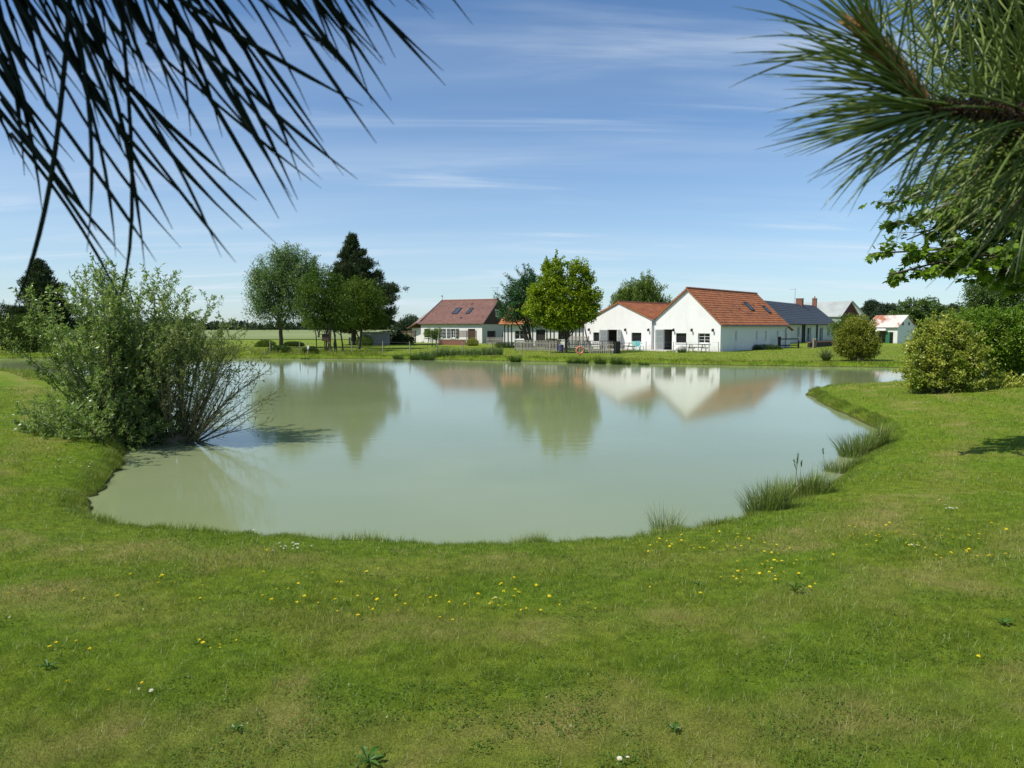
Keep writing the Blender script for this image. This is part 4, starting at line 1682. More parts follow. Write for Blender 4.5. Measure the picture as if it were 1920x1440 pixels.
def tree(name, label, base, lobes, leaf, nclump=420, per=26, crad=.38, Ln=.17, Wd=.1, trunk=.16, fork=.35, bark='bark', droop=.2, seed=0,
         group=None, stems=1, spread=.5, inner=.4, outw=.6, cat='tree', aspect=(1, 1, .8), crown_name='crown', shoots=0, shoot_len=.8):
    rs = np.random.default_rng(seed)
    base = Vector(base)
    root = thing(name, label, cat, base, group)
    C = np.array([l[0] for l in lobes])
    mid = Vector(C.mean(0).tolist())
    mb = MB()
    tops = []
    for s in range(stems):
        off = Vector((rs.normal(0, spread * .35), rs.normal(0, spread * .35), 0)) if stems > 1 else Vector((0, 0, 0))
        b0 = base + off - Z * .15
        top = Vector((mid.x + off.x * .9, mid.y + off.y * .9, base.z + (mid.z - base.z) * (fork + .35)))
        r = trunk * (1 if stems == 1 else rs.uniform(.7, 1.1))
        pts = limb(mb, b0, top, r, r * .6, rs, 5, .05, 8)
        mb.tube([b0 - Z * .05, b0 + Z * .12, b0 + Z * .4], [r * 1.7, r * 1.25, r * 1.0], 8)
        tops.append((pts, r))
    cen, u, k = lobe_clumps(rs, lobes, nclump, inner)
    for i, l in enumerate(lobes):
        pts, r = tops[i % stems]
        s = pts[rs.integers(2, 6)]
        lim = limb(mb, s, l[0], r * .5, r * .15, rs, 5, .12, 5)
        sel = np.where(k == i)[0]
        for j in sel[:7]:
            limb(mb, lim[rs.integers(2, 5)], cen[j], r * .18, r * .05, rs, 3, .12, 3)
    part('trunk', mb, M[bark], root, True)
    V, Fc = foliage(rs, cen, u, per, crad, Ln, Wd, droop, outw, aspect)
    if shoots:
        V, Fc = add_shoots(rs, cen, u, shoots, shoot_len, Ln, Wd, V, Fc)
    np_mesh(crown_name, V, Fc, M[leaf], root)
    return root


def add_shoots(rs, cen, u, n, ln, Ln, Wd, V, Fc, rise=.7):
    """leafy sprays that break the outline of a crown"""
    j = rs.choice(np.where(u[:, 2] > -.35)[0], n)
    d = nrm(u[j] + rs.normal(0, .35, (n, 3)) + np.array([0, 0, rise]))
    l = ln * rs.uniform(.5, 1.3, n)
    t = np.linspace(.1, 1.05, 9)
    c = (cen[j][:, None] + d[:, None] * (l[:, None] * t)[:, :, None]).reshape(-1, 3)
    V2_, F2_ = foliage(rs, c, np.repeat(d, 9, 0), 6, ln * .09, Ln, Wd, .1, .7, (1, 1, 1))
    return np.concatenate([V, V2_], 0), np.concatenate([Fc, F2_ + len(V)], 0)


def px_lobes(spec, d, depth=.9):
    """lobes given as outline (px, py, rx, ry[, further away]) on the photograph, at distance d"""
    out = []
    for s in spec:
        dd = d + (s[4] if len(s) > 4 else 0)
        p = at_d(s[0], s[1], dd)
        k = dd / F
        out.append(((p.x, p.y, p.z), (s[2] * k, (s[2] + s[3]) / 2 * k * depth, s[3] * k)))
    return out


def conifer(name, label, base, H, prof, leaf='conifer_needle', nbr=120, seed=0, tr=.2, lean=0.0, t0=.12, per=60, Ln=.38, Wd=.07, up=.25):
    """prof: list of (t, radius to the left, radius to the right)"""
    rs = np.random.default_rng(seed)
    base = Vector(base)
    root = thing(name, label, 'tree', base)
    mb = MB()
    mb.tube([base - Z * .2, base + Z * .3, base + Z * H * .5, base + Z * H * .97], [tr * 1.4, tr, tr * .6, .02], 7)
    tt = [p[0] for p in prof]
    cen, out = [], []
    for i in range(nbr):
        t = t0 + (1 - t0) * ((i + rs.random()) / nbr)
        az = i * 2.39996 + rs.normal(0, .3)
        rl, rr = np.interp(t, tt, [p[1] for p in prof]), np.interp(t, tt, [p[2] for p in prof])
        f = (math.cos(az) + 1) / 2
        rad = (rl * (1 - f) + rr * f) * rs.uniform(.72, 1.08)
        o = Vector((math.cos(az), math.sin(az), 0))
        s = base + Z * (t * H)
        e = s + o * rad + Z * (rad * up * rs.uniform(.3, 1.2))
        mid = s.lerp(e, .55) - Z * rad * .06
        mb.tube([s, mid, e], [tr * .28 * (1.1 - t), tr * .16 * (1.1 - t), .01], 4)
        n = max(2, int(rad / .33))
        for j in range(n):
            q = s.lerp(e, .22 + .78 * (j + rs.random() * .8) / n)
            w = rad * .22 * (1 - .5 * j / n)
            for _ in range(2):
                cen.append((q.x + rs.normal(0, w), q.y + rs.normal(0, w), q.z + rs.normal(0, .1)))
                out.append((o.x * .6, o.y * .6, .9))
    for j in range(8):
        cen.append((base.x + rs.normal(0, .1), base.y + rs.normal(0, .1), base.z + H * (.93 + .008 * j)))
        out.append((0, 0, 1.4))
    part('trunk', mb, M['bark'], root, True)
    V, Fc = foliage(rs, np.array(cen), np.array(out), per, .23, Ln, Wd, -.1, .9, (1, 1, .75))
    np_mesh('crown', V, Fc, M[leaf], root)
    return root


# --- left bank: pale willow-like tree, multi-stemmed trees, tall pine
tree('pale_willow_tree', 'tall pale green willow with a single dark trunk on the far bank', gpt(527, 80),
     px_lobes([(520, 515, 46, 45), (500, 545, 38, 42), (548, 500, 42, 38), (560, 545, 42, 50), (525, 580, 45, 30), (485, 575, 24, 26), (583, 515, 22, 30, 2), (535, 480, 24, 20), (480, 520, 18, 26)], 80),
     'pale_tree_leaf', 800, 44, .42, .23, .08, .24, .3, droop=.7, seed=11, shoots=60, shoot_len=1.1, outw=.35, aspect=(.8, .8, 1.1), inner=.5)
tree('multi_stem_tree', 'dark multi-stemmed tree with thin slanting trunks left of the pine', gpt(612, 70),
     px_lobes([(600, 545, 36, 42), (585, 580, 28, 26), (625, 560, 36, 42), (640, 590, 34, 24), (605, 520, 20, 18), (575, 555, 16, 22), (590, 601, 24, 10), (628, 606, 30, 8)], 70),
     'dark_tree_leaf', 520, 34, .34, .15, .09, .075, .55, seed=12, stems=11, spread=2.4, droop=.2, shoots=50, shoot_len=.8)
tree('round_tree', 'rounded green tree with bright top in front of the tall pine', gpt(673, 76),
     px_lobes([(672, 560, 38, 38), (650, 570, 24, 34), (698, 575, 28, 34), (672, 590, 44, 24), (665, 540, 24, 20), (705, 598, 24, 16)], 76),
     'round_tree_leaf', 560, 44, .34, .15, .09, .17, .2, seed=13, droop=.1, shoots=40, shoot_len=.7)
conifer('tall_pine', 'tall dark irregular pine, highest tree on the far bank', gpt(664, 92), (612 - 447) * 92 / F + 2.4,
        [(0, .5, .5), (.1, 3.0, 5.2), (.22, 4.5, 6.0), (.34, 4.2, 5.4), (.44, 3.4, 3.8), (.52, 3.1, 3.6), (.62, 2.7, 3.2), (.72, 2.0, 2.3), (.82, 1.3, 1.5), (.91, .7, .8), (1, .1, .1)],
        nbr=135, seed=14, tr=.34, t0=.10, per=46, Ln=.42, Wd=.075, up=.5)
conifer('dark_conifer', 'dark layered conifer at the far left edge beyond the willow', gpt(82, 84), (612 - 496) * 84 / F + 2.4,
        [(0, .5, .5), (.12, 3.2, 3.2), (.25, 3.6, 3.6), (.40, 3.4, 3.0), (.55, 2.2, 2.4), (.68, 1.7, 2.2), (.8, 1.5, 1.6), (.92, .9, .9), (1, .3, .3)], nbr=90, seed=15, tr=.25, t0=.08, per=48, Ln=.4, Wd=.075, up=.15)
tree('dark_hedge_tree', 'dark broadleaf tree cut by the left picture edge', gpt(8, 88), px_lobes([(0, 600, 34, 34), (-40, 590, 40, 40), (22, 615, 26, 26)], 88),
     'hedge_leaf', 260, 34, .45, .2, .12, .2, .3, seed=16)


def clipped(name, label, base, sx, sy, sz, leaf, n, Ln, seed, cat='shrub', dome=.25, group=None, stem=True):
    """clipped or mounded shrub: leaves all through a rounded block, twigs inside"""
    rs = np.random.default_rng(seed)
    base = Vector(base)
    root = thing(name, label, cat, base, group)
    mb = MB()
    for k in range(9):
        a = rs.random() * 6.28
        e = base + Vector((math.cos(a) * sx * .6, math.sin(a) * sy * .6, sz * rs.uniform(.5, .9)))
        limb(mb, base - Z * .08, e, .03, .008, rs, 4, .1, 4)
    part('stems', mb, M['bark'], root, True)
    u = rs.uniform(-1, 1, (n, 3))
    p = 4.0
    u = u / np.maximum((np.abs(u) ** p).sum(1, keepdims=True) ** (1 / p), 1e-6) * (rs.random((n, 1)) ** .3)
    lump = 1 + .10 * np.sin(u[:, :1] * 5 + seed) * np.cos(u[:, 1:2] * 4) + rs.normal(0, .03, (n, 1))
    zz = (u[:, 2] * .5 + .5) * (1 - dome * (u[:, 0] ** 2 + u[:, 1] ** 2) * .6)
    c = np.stack([u[:, 0] * sx * lump[:, 0], u[:, 1] * sy * lump[:, 0], zz * sz * (1 + (lump[:, 0] - 1) * .6) + .02], 1) + np.array(base)
    d = unit(rs, n) + u * .7
    V, Fc = leaf_quads(c, d, unit(rs, n) + np.array([0, 0, .5]), Ln * rs.uniform(.7, 1.3, n), Ln * .55 * rs.uniform(.7, 1.3, n))
    np_mesh('foliage', V, Fc, M[leaf], root)
    return root


q = gpt(46, 68)
clipped('clipped_shrub', 'dark clipped square shrub at the far left bank', q, 1.9, 1.6, 3.55, 'hedge_leaf', 9000, .16, 21, dome=.1)
clipped('field_bush', 'low bush in the grass left of the pale willow trunk', gpt(499, 84), 1.1, .9, .85, 'round_tree_leaf', 2500, .14, 22, dome=.8)
clipped('field_bush', 'low bush in the grass right of the pale willow trunk', gpt(551, 86), 1.2, .9, .62, 'hedge_leaf', 2500, .14, 23, dome=.8)
clipped('bank_bush', 'rough low bush on the bank at the foot of the pale willow', gpt(525, 67), 1.0, .6, .62, 'rush_dark', 2600, .2, 24, dome=.8)
clipped('bank_bush', 'rough low bush on the bank by the white notice', gpt(582, 65.5), .7, .5, .62, 'hedge_leaf', 1800, .16, 25, dome=.8)
clipped('box_ball', 'clipped round box bush before the brown slatted screen', gpt(886, 88), .75, .75, .95, 'round_bush_leaf', 3500, .09, 26, dome=.5)
tree('garden_shrub', 'upright green garden shrub with bare stems before the brown-roofed house', gpt(813, 85),
     px_lobes([(818, 622, 11, 9), (806, 624, 10, 9), (815, 632, 12, 8)], 85), 'round_tree_leaf', 110, 26, .17, .12, .07, .05, .4, seed=27, stems=5, spread=.9, cat='shrub', crown_name='foliage')
clipped('low_hedge', 'low clipped hedge before the timbered cottage window', gpt(962, 80), 2.1, .4, .62, 'hedge_leaf', 3500, .1, 28, 'hedge', dome=.05)
clipped('golden_hedge', 'yellow green clipped hedge behind the picket fence', gpt(1036, 77), .85, .5, 1.05, 'golden_hedge_leaf', 3000, .1, 29, 'hedge', dome=.05)
clipped('foundation_shrub', 'low dark shrub at the foot of the shaded barn wall', C0 + U * 8.4 + sw.n * .7, 1.9, .5, .55, 'hedge_leaf', 3000, .1, 30, dome=.8)
clipped('dark_shrub', 'dark shrub below the tall pine beside the brown-roofed house', gpt(733, 96), 1.9, 1.5, 1.9, 'conifer_needle', 4500, .18, 31, dome=.4)
clipped('dark_shrub', 'dark low shrub left of the brown slatted screen', gpt(757, 97), 1.5, 1.2, 1.3, 'hedge_leaf', 3500, .15, 32, dome=.5)
clipped('dark_shrub', 'small shrub before the grey flat-roofed shed', gpt(684, 88), 1.0, .7, 1.25, 'round_tree_leaf', 2400, .13, 33, dome=.5)

# --- middle: cherry and bright maple
tree('cherry_tree', 'dark blue green cherry tree with upright spiky shoots behind the bright tree', gpt(994, 75),
     px_lobes([(985, 560, 34, 34), (965, 575, 26, 26), (1000, 590, 34, 24), (975, 545, 22, 26), (995, 530, 16, 24), (950, 590, 16, 14), (1010, 560, 22, 34)], 75),
     'cherry_leaf', 560, 40, .30, .17, .085, .21, .15, seed=41, stems=3, spread=.5, droop=.3, shoots=40, shoot_len=.9)
# its long leafy shoots
rs = np.random.default_rng(42)
cherry = bpy.data.objects['cherry_tree']
mb = MB()
cen, out = [], []
for (x0, y0, x1, y1) in ((975, 545, 948, 515), (980, 540, 954, 519), (985, 530, 968, 504), (990, 530, 982, 496), (998, 525, 990, 497), (1003, 530, 998, 505),
                         (965, 560, 940, 532), (960, 570, 928, 548), (955, 580, 927, 556), (955, 588, 930, 566), (970, 560, 944, 545)):
    a, b_ = at_d(x0, y0, 75 + rs.normal(0, .4)), at_d(x1, y1, 75 + rs.normal(0, .6))
    mb.tube([a, a.lerp(b_, .5) + Z * .05, b_], [.05, .03, .01], 4)
    for t in np.linspace(.15, 1.02, 14):
        p = a.lerp(b_, t)
        cen.append(tuple(p))
        out.append(tuple((b_ - a).normalized() * .4))
part('shoots', mb, M['bark'], cherry, True)
V, Fc = foliage(rs, np.array(cen), np.array(out), 13, .10, .15, .06, .15, .8, (1, 1, 1))
np_mesh('shoot_leaves', V, Fc, M['cherry_leaf'], cherry)
tree('bright_maple', 'bright yellow green maple standing at the pond edge before the barns', gpt(1060, 66),
     px_lobes([(1034, 518, 24, 26), (1038, 498, 20, 12), (1076, 510, 13, 24), (1094, 508, 10, 22), (1062, 545, 36, 24), (1015, 578, 32, 26), (1056, 588, 42, 26), (1004, 552, 14, 20), (1030, 548, 22, 20), (1092, 548, 14, 18), (1088, 578, 26, 24), (1112, 562, 13, 20), (1040, 606, 26, 11), (1108, 592, 14, 16), (1104, 524, 8, 9), (1122, 552, 6, 10), (1020, 602, 22, 10), (1070, 606, 24, 10)], 66),
     'maple_bright_leaf', 900, 42, .22, .16, .125, .15, .12, seed=43, droop=.25, inner=.45, shoots=90, shoot_len=.7)
tree('red_maple_shrub', 'small reddish leaved tree behind the right side of the bright maple', gpt(1104, 74), px_lobes([(1098, 572, 17, 16), (1092, 588, 14, 12)], 74),
     'maple_red_leaf', 90, 30, .28, .13, .09, .06, .3, seed=44, cat='shrub')
tree('weeping_willow', 'light green weeping willow showing above the low barn roof', gpt(1192, 112),
     px_lobes([(1195, 555, 38, 26), (1215, 545, 24, 22), (1170, 562, 22, 18), (1200, 580, 50, 24), (1240, 572, 10, 16), (1155, 570, 10, 16), (1215, 532, 12, 9)], 112),
     'far_willow_leaf', 560, 44, .5, .45, .10, .3, .3, seed=45, droop=1.6, outw=.2, aspect=(.7, .7, 1.3), shoots=40, shoot_len=1.4)

# --- right: bushes and trees behind the far bank
tree('round_bush', 'round olive green bush on the right part of the far bank', gpt(1608, 51),
     px_lobes([(1607, 632, 36, 36), (1590, 640, 26, 30), (1625, 645, 24, 26), (1607, 655, 38, 18), (1612, 610, 20, 18)], 51.5),
     'round_bush_leaf', 760, 46, .16, .095, .062, .05, .5, seed=51, stems=6, spread=.5, cat='shrub', crown_name='foliage', inner=.35, shoots=70, shoot_len=.3)
tree('green_shrub', 'fresh green shrub behind the round bush, against the slate house', gpt(1580, 78),
     px_lobes([(1578, 612, 20, 15), (1592, 604, 18, 14), (1570, 622, 12, 10), (1590, 622, 20, 14)], 78), 'round_tree_leaf', 200, 34, .28, .13, .08, .06, .4, seed=52, stems=3, spread=.8, cat='shrub', crown_name='foliage')


def blades(name, label, base, n, h, spread, leaf, seed, cat, lean=.5, w=.02, group=None, arch=.3, obj_part='blades', heads=0):
    """tuft of long narrow leaves rising from one foot"""
    rs = np.random.default_rng(seed)
    base = Vector(base)
    root = thing(name, label, cat, base, group)
    a = rs.random(n) * 6.283
    r = np.sqrt(rs.random(n)) * spread
    b = np.stack([np.cos(a) * r, np.sin(a) * r * .8, np.zeros(n)], 1) + np.array(base)
    b[:, 2] = np.maximum(height(b[:, 0], b[:, 1]), -.12) - .02
    a2 = a + rs.normal(0, .7, n)
    ln = lean * rs.random(n) ** .8
    hh = h * rs.uniform(.45, 1.05, n)
    dirh = np.stack([np.cos(a2), np.sin(a2), np.zeros(n)], 1)
    side = np.stack([-np.sin(a2 + rs.normal(0, .9, n)), np.cos(a2), np.zeros(n)], 1)
    ks = [0, .35, .7, 1.0]
    V = np.zeros((n, 7, 3))
    for i, t in enumerate(ks):
        p = b + dirh * (ln * hh * t * (1 - arch + arch * t * 1.6))[:, None]
        p[:, 2] += hh * t * (1 - arch * ln * t)
        wd = (w * (1 - t * .75))
        if i < 3:
            V[:, 2 * i] = p - side * wd / 2
            V[:, 2 * i + 1] = p + side * wd / 2
        else:
            V[:, 6] = p
    k = np.arange(n)[:, None] * 7
    Fq = np.concatenate([k + np.array([0, 1, 3, 2]), k + np.array([2, 3, 5, 4])], 0)
    Ft = k + np.array([4, 5, 6, 6])
    Vt = V.reshape(-1, 3)
    # tips as degenerate-free triangles: separate small mesh faces built as quads with a split tip
    tip = V[:, 6] + side * w * .04
    Vt = np.concatenate([Vt, tip], 0)
    kt = np.arange(n)
    Ft = np.stack([kt * 7 + 4, kt * 7 + 5, n * 7 + kt, kt * 7 + 6], 1)
    np_mesh(obj_part, Vt, np.concatenate([Fq, Ft], 0), M[leaf], root)
    for i in range(heads):
        mb = MB()
        p = Vector(base) + Vector((rs.normal(0, spread * .6), rs.normal(0, spread * .4), 0))
        t = p + Vector((rs.normal(0, .1), rs.normal(0, .1), h * rs.uniform(1.1, 1.7)))
        mb.tube([p, p.lerp(t, .6), t], [.004, .003, .002], 4)
        part('stalk', mb, M['twig_olive'], root)
        c = np.array([tuple(p.lerp(t, .80 + .022 * j)) for j in range(10)])
        V2_, F2_ = foliage(rs, c, np.tile([0, 0, 1.0], (10, 1)), 4, .006, .035, .008, 0, 2.4)
        np_mesh('seed_head', V2_, F2_, M['rush_dark'], root)
    return root


blades('yucca', 'spiky pale green yucca left of the round bush', gpt(1549, 52), 260, 1.3, .18, 'yucca_leaf', 53, 'plant', lean=1.0, w=.045, arch=.7)
FAR = 'trees on the right horizon'
for i, (px, d, lob, mat) in enumerate([
        (1725, 150, [(1725, 580, 42, 24), (1700, 592, 30, 20), (1752, 590, 26, 20), (1725, 600, 50, 22)], 'back_tree_leaf'),
        (1634, 190, [(1634, 575, 12, 10), (1634, 590, 14, 14)], 'far_wood_leaf'),
        (1662, 180, [(1665, 582, 20, 12), (1660, 595, 28, 14)], 'far_wood_leaf'),
        (1612, 200, [(1610, 592, 22, 12)], 'far_wood_leaf'),
        (1785, 170, [(1785, 582, 12, 10), (1795, 595, 30, 16)], 'far_wood_leaf')]):
    tree('far_tree', ['broad grey green tree above the rusty shed', 'small dark rounded tree left of the broad horizon tree', 'low rounded tree just above the rusty shed roof',
                      'low far tree beside the dark red gable', 'far tree just left of the tall right-hand trees'][i], gpt(px, d), px_lobes(lob, d), mat, 260, 50, .45, .42, .24, .3, .4, seed=60 + i, group=FAR)
tree('yellow_tip_tree', 'yellow green sapling top showing above the variegated bush', gpt(1783, 60), px_lobes([(1783, 592, 14, 12), (1772, 600, 10, 8), (1790, 605, 16, 12)], 60), 'far_willow_leaf', 120, 26, .2, .16, .05, .06, .4, seed=67)
tree('grey_green_tree', 'grey green tree behind the variegated bush at the right edge', gpt(1870, 42),
     px_lobes([(1850, 560, 36, 40), (1890, 545, 46, 50), (1835, 590, 26, 26), (1930, 560, 50, 60), (1880, 600, 50, 30), (1822, 555, 14, 22)], 42),
     'back_tree_leaf', 620, 44, .24, .14, .055, .2, .2, seed=68, droop=.3, shoots=70, shoot_len=.7)

# left horizon wood, too far to tell the trees apart
rs = np.random.default_rng(70)
cen = []
for x in np.arange(-560, 20, 2.2):
    hgt = 5.2 + 1.6 * math.sin(x * .05) + 1.2 * math.sin(x * .21 + 1) + rs.normal(0, .5)
    for k in range(5):
        cen.append((x + rs.normal(0, 1.5), 470 + rs.normal(0, 6) + x * .05, max(.8, hgt * (k + .6) / 5)))
for x in np.arange(60, 420, 2.6):
    hgt = 7 + 2 * math.sin(x * .06) + 1.4 * math.sin(x * .23 + 1)
    for k in range(4):
        cen.append((x + rs.normal(0, 1.5), 430 + rs.normal(0, 6), max(.8, hgt * (k + .6) / 4)))
cen = np.array(cen)
V, Fc = foliage(rs, cen, np.tile([0, -.5, .5], (len(cen), 1)), 48, 1.15, 1.3, .9, 0, .4)
tag(np_mesh('far_wood', V, Fc, M['far_wood_leaf']), 'dark strip of wood along the horizon behind the field', 'wood', kind='stuff')
# trees between the pine and the brown-roofed house
for i, (px, d, lob) in enumerate([(765, 160, [(765, 608, 14, 12), (752, 612, 10, 8)]), (773, 180, [(772, 602, 8, 7)]), (598, 150, [(590, 602, 24, 10), (610, 606, 20, 8)])]):
    tree('horizon_tree', ['low green tree at the left foot of the brown roof', 'tiny round treetop left of the brown roof', 'bright hedge-like trees seen under the multi-stemmed crown'][i],
         gpt(px, d), px_lobes(lob, d), 'far_willow_leaf' if i == 2 else 'far_wood_leaf', 90, 30, .6, .4, .22, .2, .4, seed=75 + i)


# --- stems, twigs and leaves for the near shrubs
def stem_shrub(name, label, base, stems, leaf, bark, seed, twigs=14, leaves=12, Ln=.055, Wd=.016, tw_len=.5, leafy=lambda p, rs: 1.0, foot=.2, r0=.022, start=.25, droop=.15, updraw=.25, cat='shrub', foot_stump=None):
    """stems: list of (azimuth, elevation, length)"""
    rs = np.random.default_rng(seed)
    base = Vector(base)
    root = thing(name, label, cat, base)
    mb = MB()
    tb = MB()
    lc, ld = [], []
    for (az, el, ln) in stems:
        p = base + Vector((math.cos(az) * foot * rs.random(), math.sin(az) * foot * rs.random(), -.12))
        d = Vector((math.cos(az) * math.cos(el), math.sin(az) * math.cos(el), math.sin(el)))
        pts = [p]
        K = 9
        for k in range(K):
            d = (d + Vector(rs.normal(0, .07, 3).tolist()) + Z * updraw * .12).normalized()
            pts.append(pts[-1] + d * (ln / K))
        rr = r0 * rs.uniform(.6, 1.2) * (ln / 3) ** .6
        mb.tube(pts, [rr * (1 - .85 * k / K) for k in range(K + 1)], 5)
        nt = max(3, int(twigs * ln / 3))
        for j in range(nt):
            t = start + (1 - start) * (j + rs.random()) / nt
            kf = min(K - 1, int(t * K))
            q = pts[kf].lerp(pts[kf + 1], t * K - kf)
            dd = (pts[kf + 1] - pts[kf]).normalized()
            o = Vector(unit(rs, 1)[0].tolist())
            o = (o - dd * o.dot(dd)).normalized()
            td = (dd * .75 + o * .8 + Z * .15).normalized()
            tl = tw_len * rs.uniform(.4, 1.2) * (1.15 - t * .5)
            e1 = q + td * tl * .5
            e2 = e1 + (td + Z * .25 + Vector(rs.normal(0, .15, 3).tolist())).normalized() * tl * .5
            tb.tube([q, e1, e2], [rr * .22 + .0015, .003, .0012], 3, False)
            lf = leafy(q, rs)
            for _ in range(int(leaves * lf * rs.uniform(.6, 1.4))):
                s = rs.random() ** .8
                pp = q.lerp(e1, s * 2) if s < .5 else e1.lerp(e2, s * 2 - 1)
                lc.append(tuple(pp))
                ld.append(tuple(td))
        for _ in range(int(leaves * 1.5 * leafy(pts[-1], rs))):
            s = 1 - rs.random() * .25
            kf = min(K - 1, int(s * K))
            lc.append(tuple(pts[kf].lerp(pts[kf + 1], s * K - kf)))
            ld.append(tuple(d))
    if foot_stump:
        mb.tube([base - Z * .25, base + Z * foot_stump * .6, base + Z * foot_stump], [foot * 1.5, foot * 1.25, foot * .7], 10)
    part('stems', mb, M[bark], root, True)
    part('twigs', tb, M[bark], root)
    lc, ld = np.array(lc), np.array(ld)
    n = len(lc)
    d = ld * .6 + unit(rs, n) * .9 + np.array([0, 0, -droop])
    s = rs.uniform(.6, 1.35, n)
    V, Fc = leaf_quads(lc + rs.normal(0, .012, (n, 3)), d, unit(rs, n) * .7 + np.array([0, 0, .6]), Ln * s, Wd * s)
    np_mesh('leaves', V, Fc, M[leaf], root)
    return root


rs = np.random.default_rng(81)
q = ground_at(240, 845)[0]
stems = []
for i in range(100):
    az = rs.random() * 6.283
    el = R(90) - abs(rs.normal(0, R(36)))
    el = max(el, R(6))
    ln = 4.35 * (.55 + .45 * math.sin(el) ** 2) * rs.uniform(.66, 1.04)
    if math.cos(az) > .2 and el < R(65):
        ln *= .48
    if math.cos(az) < -.2 and el < R(55):
        ln *= .74
    stems.append((az, el, ln))
for i in range(52):      # low branches sweeping out over the lawn
    stems.append((rs.uniform(2.2, 4.6), R(rs.uniform(3, 52)), rs.uniform(1.2, 1.95)))
for i in range(14):
    stems.append((rs.random() * 6.283, R(rs.uniform(78, 89)), rs.uniform(3.7, 4.45)))
stem_shrub('leafy_willow', 'big dense silvery green willow shrub at the left water edge', (q[0] - .5, q[1] + 1.0, hz(q[0] - .5, q[1] + 1.0)), stems, 'willow_leaf', 'twig_olive', 82,
           twigs=26, leaves=24, Ln=.085, Wd=.030, tw_len=.66, foot=.55, r0=.026, start=.10, updraw=.10)
q = at_z(332, 829, 0.0)
rs = np.random.default_rng(83)
stems = []
for i in range(62):
    if i < 30:
        az = rs.uniform(-.9, .9)
        el = R(rs.uniform(16, 62))
        ln = rs.uniform(1.9, 3.0)
    else:
        az = rs.uniform(-1.6, 1.6) if i < 56 else rs.uniform(0, 6.28)
        el = R(rs.uniform(54, 86))
        ln = rs.uniform(2.2, 3.5)
    stems.append((az, el, ln))


def leafy(p, rs):
    up = min(1, max(0, (p.z - 1.05) / 1.2))
    right = min(1, max(0, (p.x - q[0] - .2) / 1.6))
    return max(.08, (1.1 - .7 * right) * (.10 + 1.0 * up))


stem_shrub('sparse_willow', 'sparse many-stemmed willow with bare fanning branches standing in the pond', (q[0], q[1], -.02), stems, 'willow_sparse_leaf', 'twig_olive', 84,
           twigs=22, leaves=26, Ln=.070, Wd=.023, tw_len=.62, leafy=leafy, foot=.30, r0=.026, start=.22, updraw=.22, foot_stump=.28)

# --- right: variegated bush, green shrub over it, big broadleaf tree
def mound(name, label, base, lobes, leaf, bark, seed, ncl, per, crad, Ln, Wd, droop=.2, inner=.3, nstem=16):
    rs = np.random.default_rng(seed)
    base = Vector(base)
    root = thing(name, label, 'shrub', base)
    cen, u, k = lobe_clumps(rs, lobes, ncl, inner)
    g = height(cen[:, 0], cen[:, 1])
    keep = cen[:, 2] > g + .05
    cen, u = cen[keep], u[keep]
    mb = MB()
    for j in rs.choice(len(cen), min(nstem * 4, len(cen)), False):
        f = base + Vector((rs.normal(0, .35), rs.normal(0, .3), -.1))
        limb(mb, f, cen[j], .022, .006, rs, 5, .10, 4, .04)
    part('stems', mb, M[bark], root, True)
    V, Fc = foliage(rs, cen, u, per, crad, Ln, Wd, droop, .7, (1, 1, .85))
    V, Fc = add_shoots(rs, cen, u, 150, .38, Ln, Wd, V, Fc, .45)
    V[:, 2] = np.maximum(V[:, 2], np.repeat(height(V[::4, 0], V[::4, 1]), 4) + .01)
    np_mesh('foliage', V, Fc, M[leaf], root)
    return root


mound('variegated_bush', 'large yellow variegated bush on the right lawn', gpt(1775, 24.5),
      px_lobes([(1760, 655, 52, 50), (1745, 690, 45, 50), (1790, 700, 60, 50), (1735, 720, 24, 34), (1822, 725, 34, 28), (1780, 622, 30, 22), (1890, 716, 26, 16), (1722, 650, 18, 30), (1745, 620, 14, 14), (1810, 660, 30, 34)], 24.5, .8),
      'variegated_leaf', 'bark', 91, 760, 50, .12, .085, .045)
mound('green_shrub_mound', 'large dark green arching shrub rising behind the variegated bush', gpt(1880, 27),
      px_lobes([(1850, 635, 55, 40), (1895, 640, 55, 50), (1825, 610, 36, 24), (1870, 600, 36, 20), (1910, 690, 40, 44), (1960, 650, 60, 80)], 26, .7),
      'green_shrub_leaf', 'bark', 92, 900, 50, .17, .09, .045)

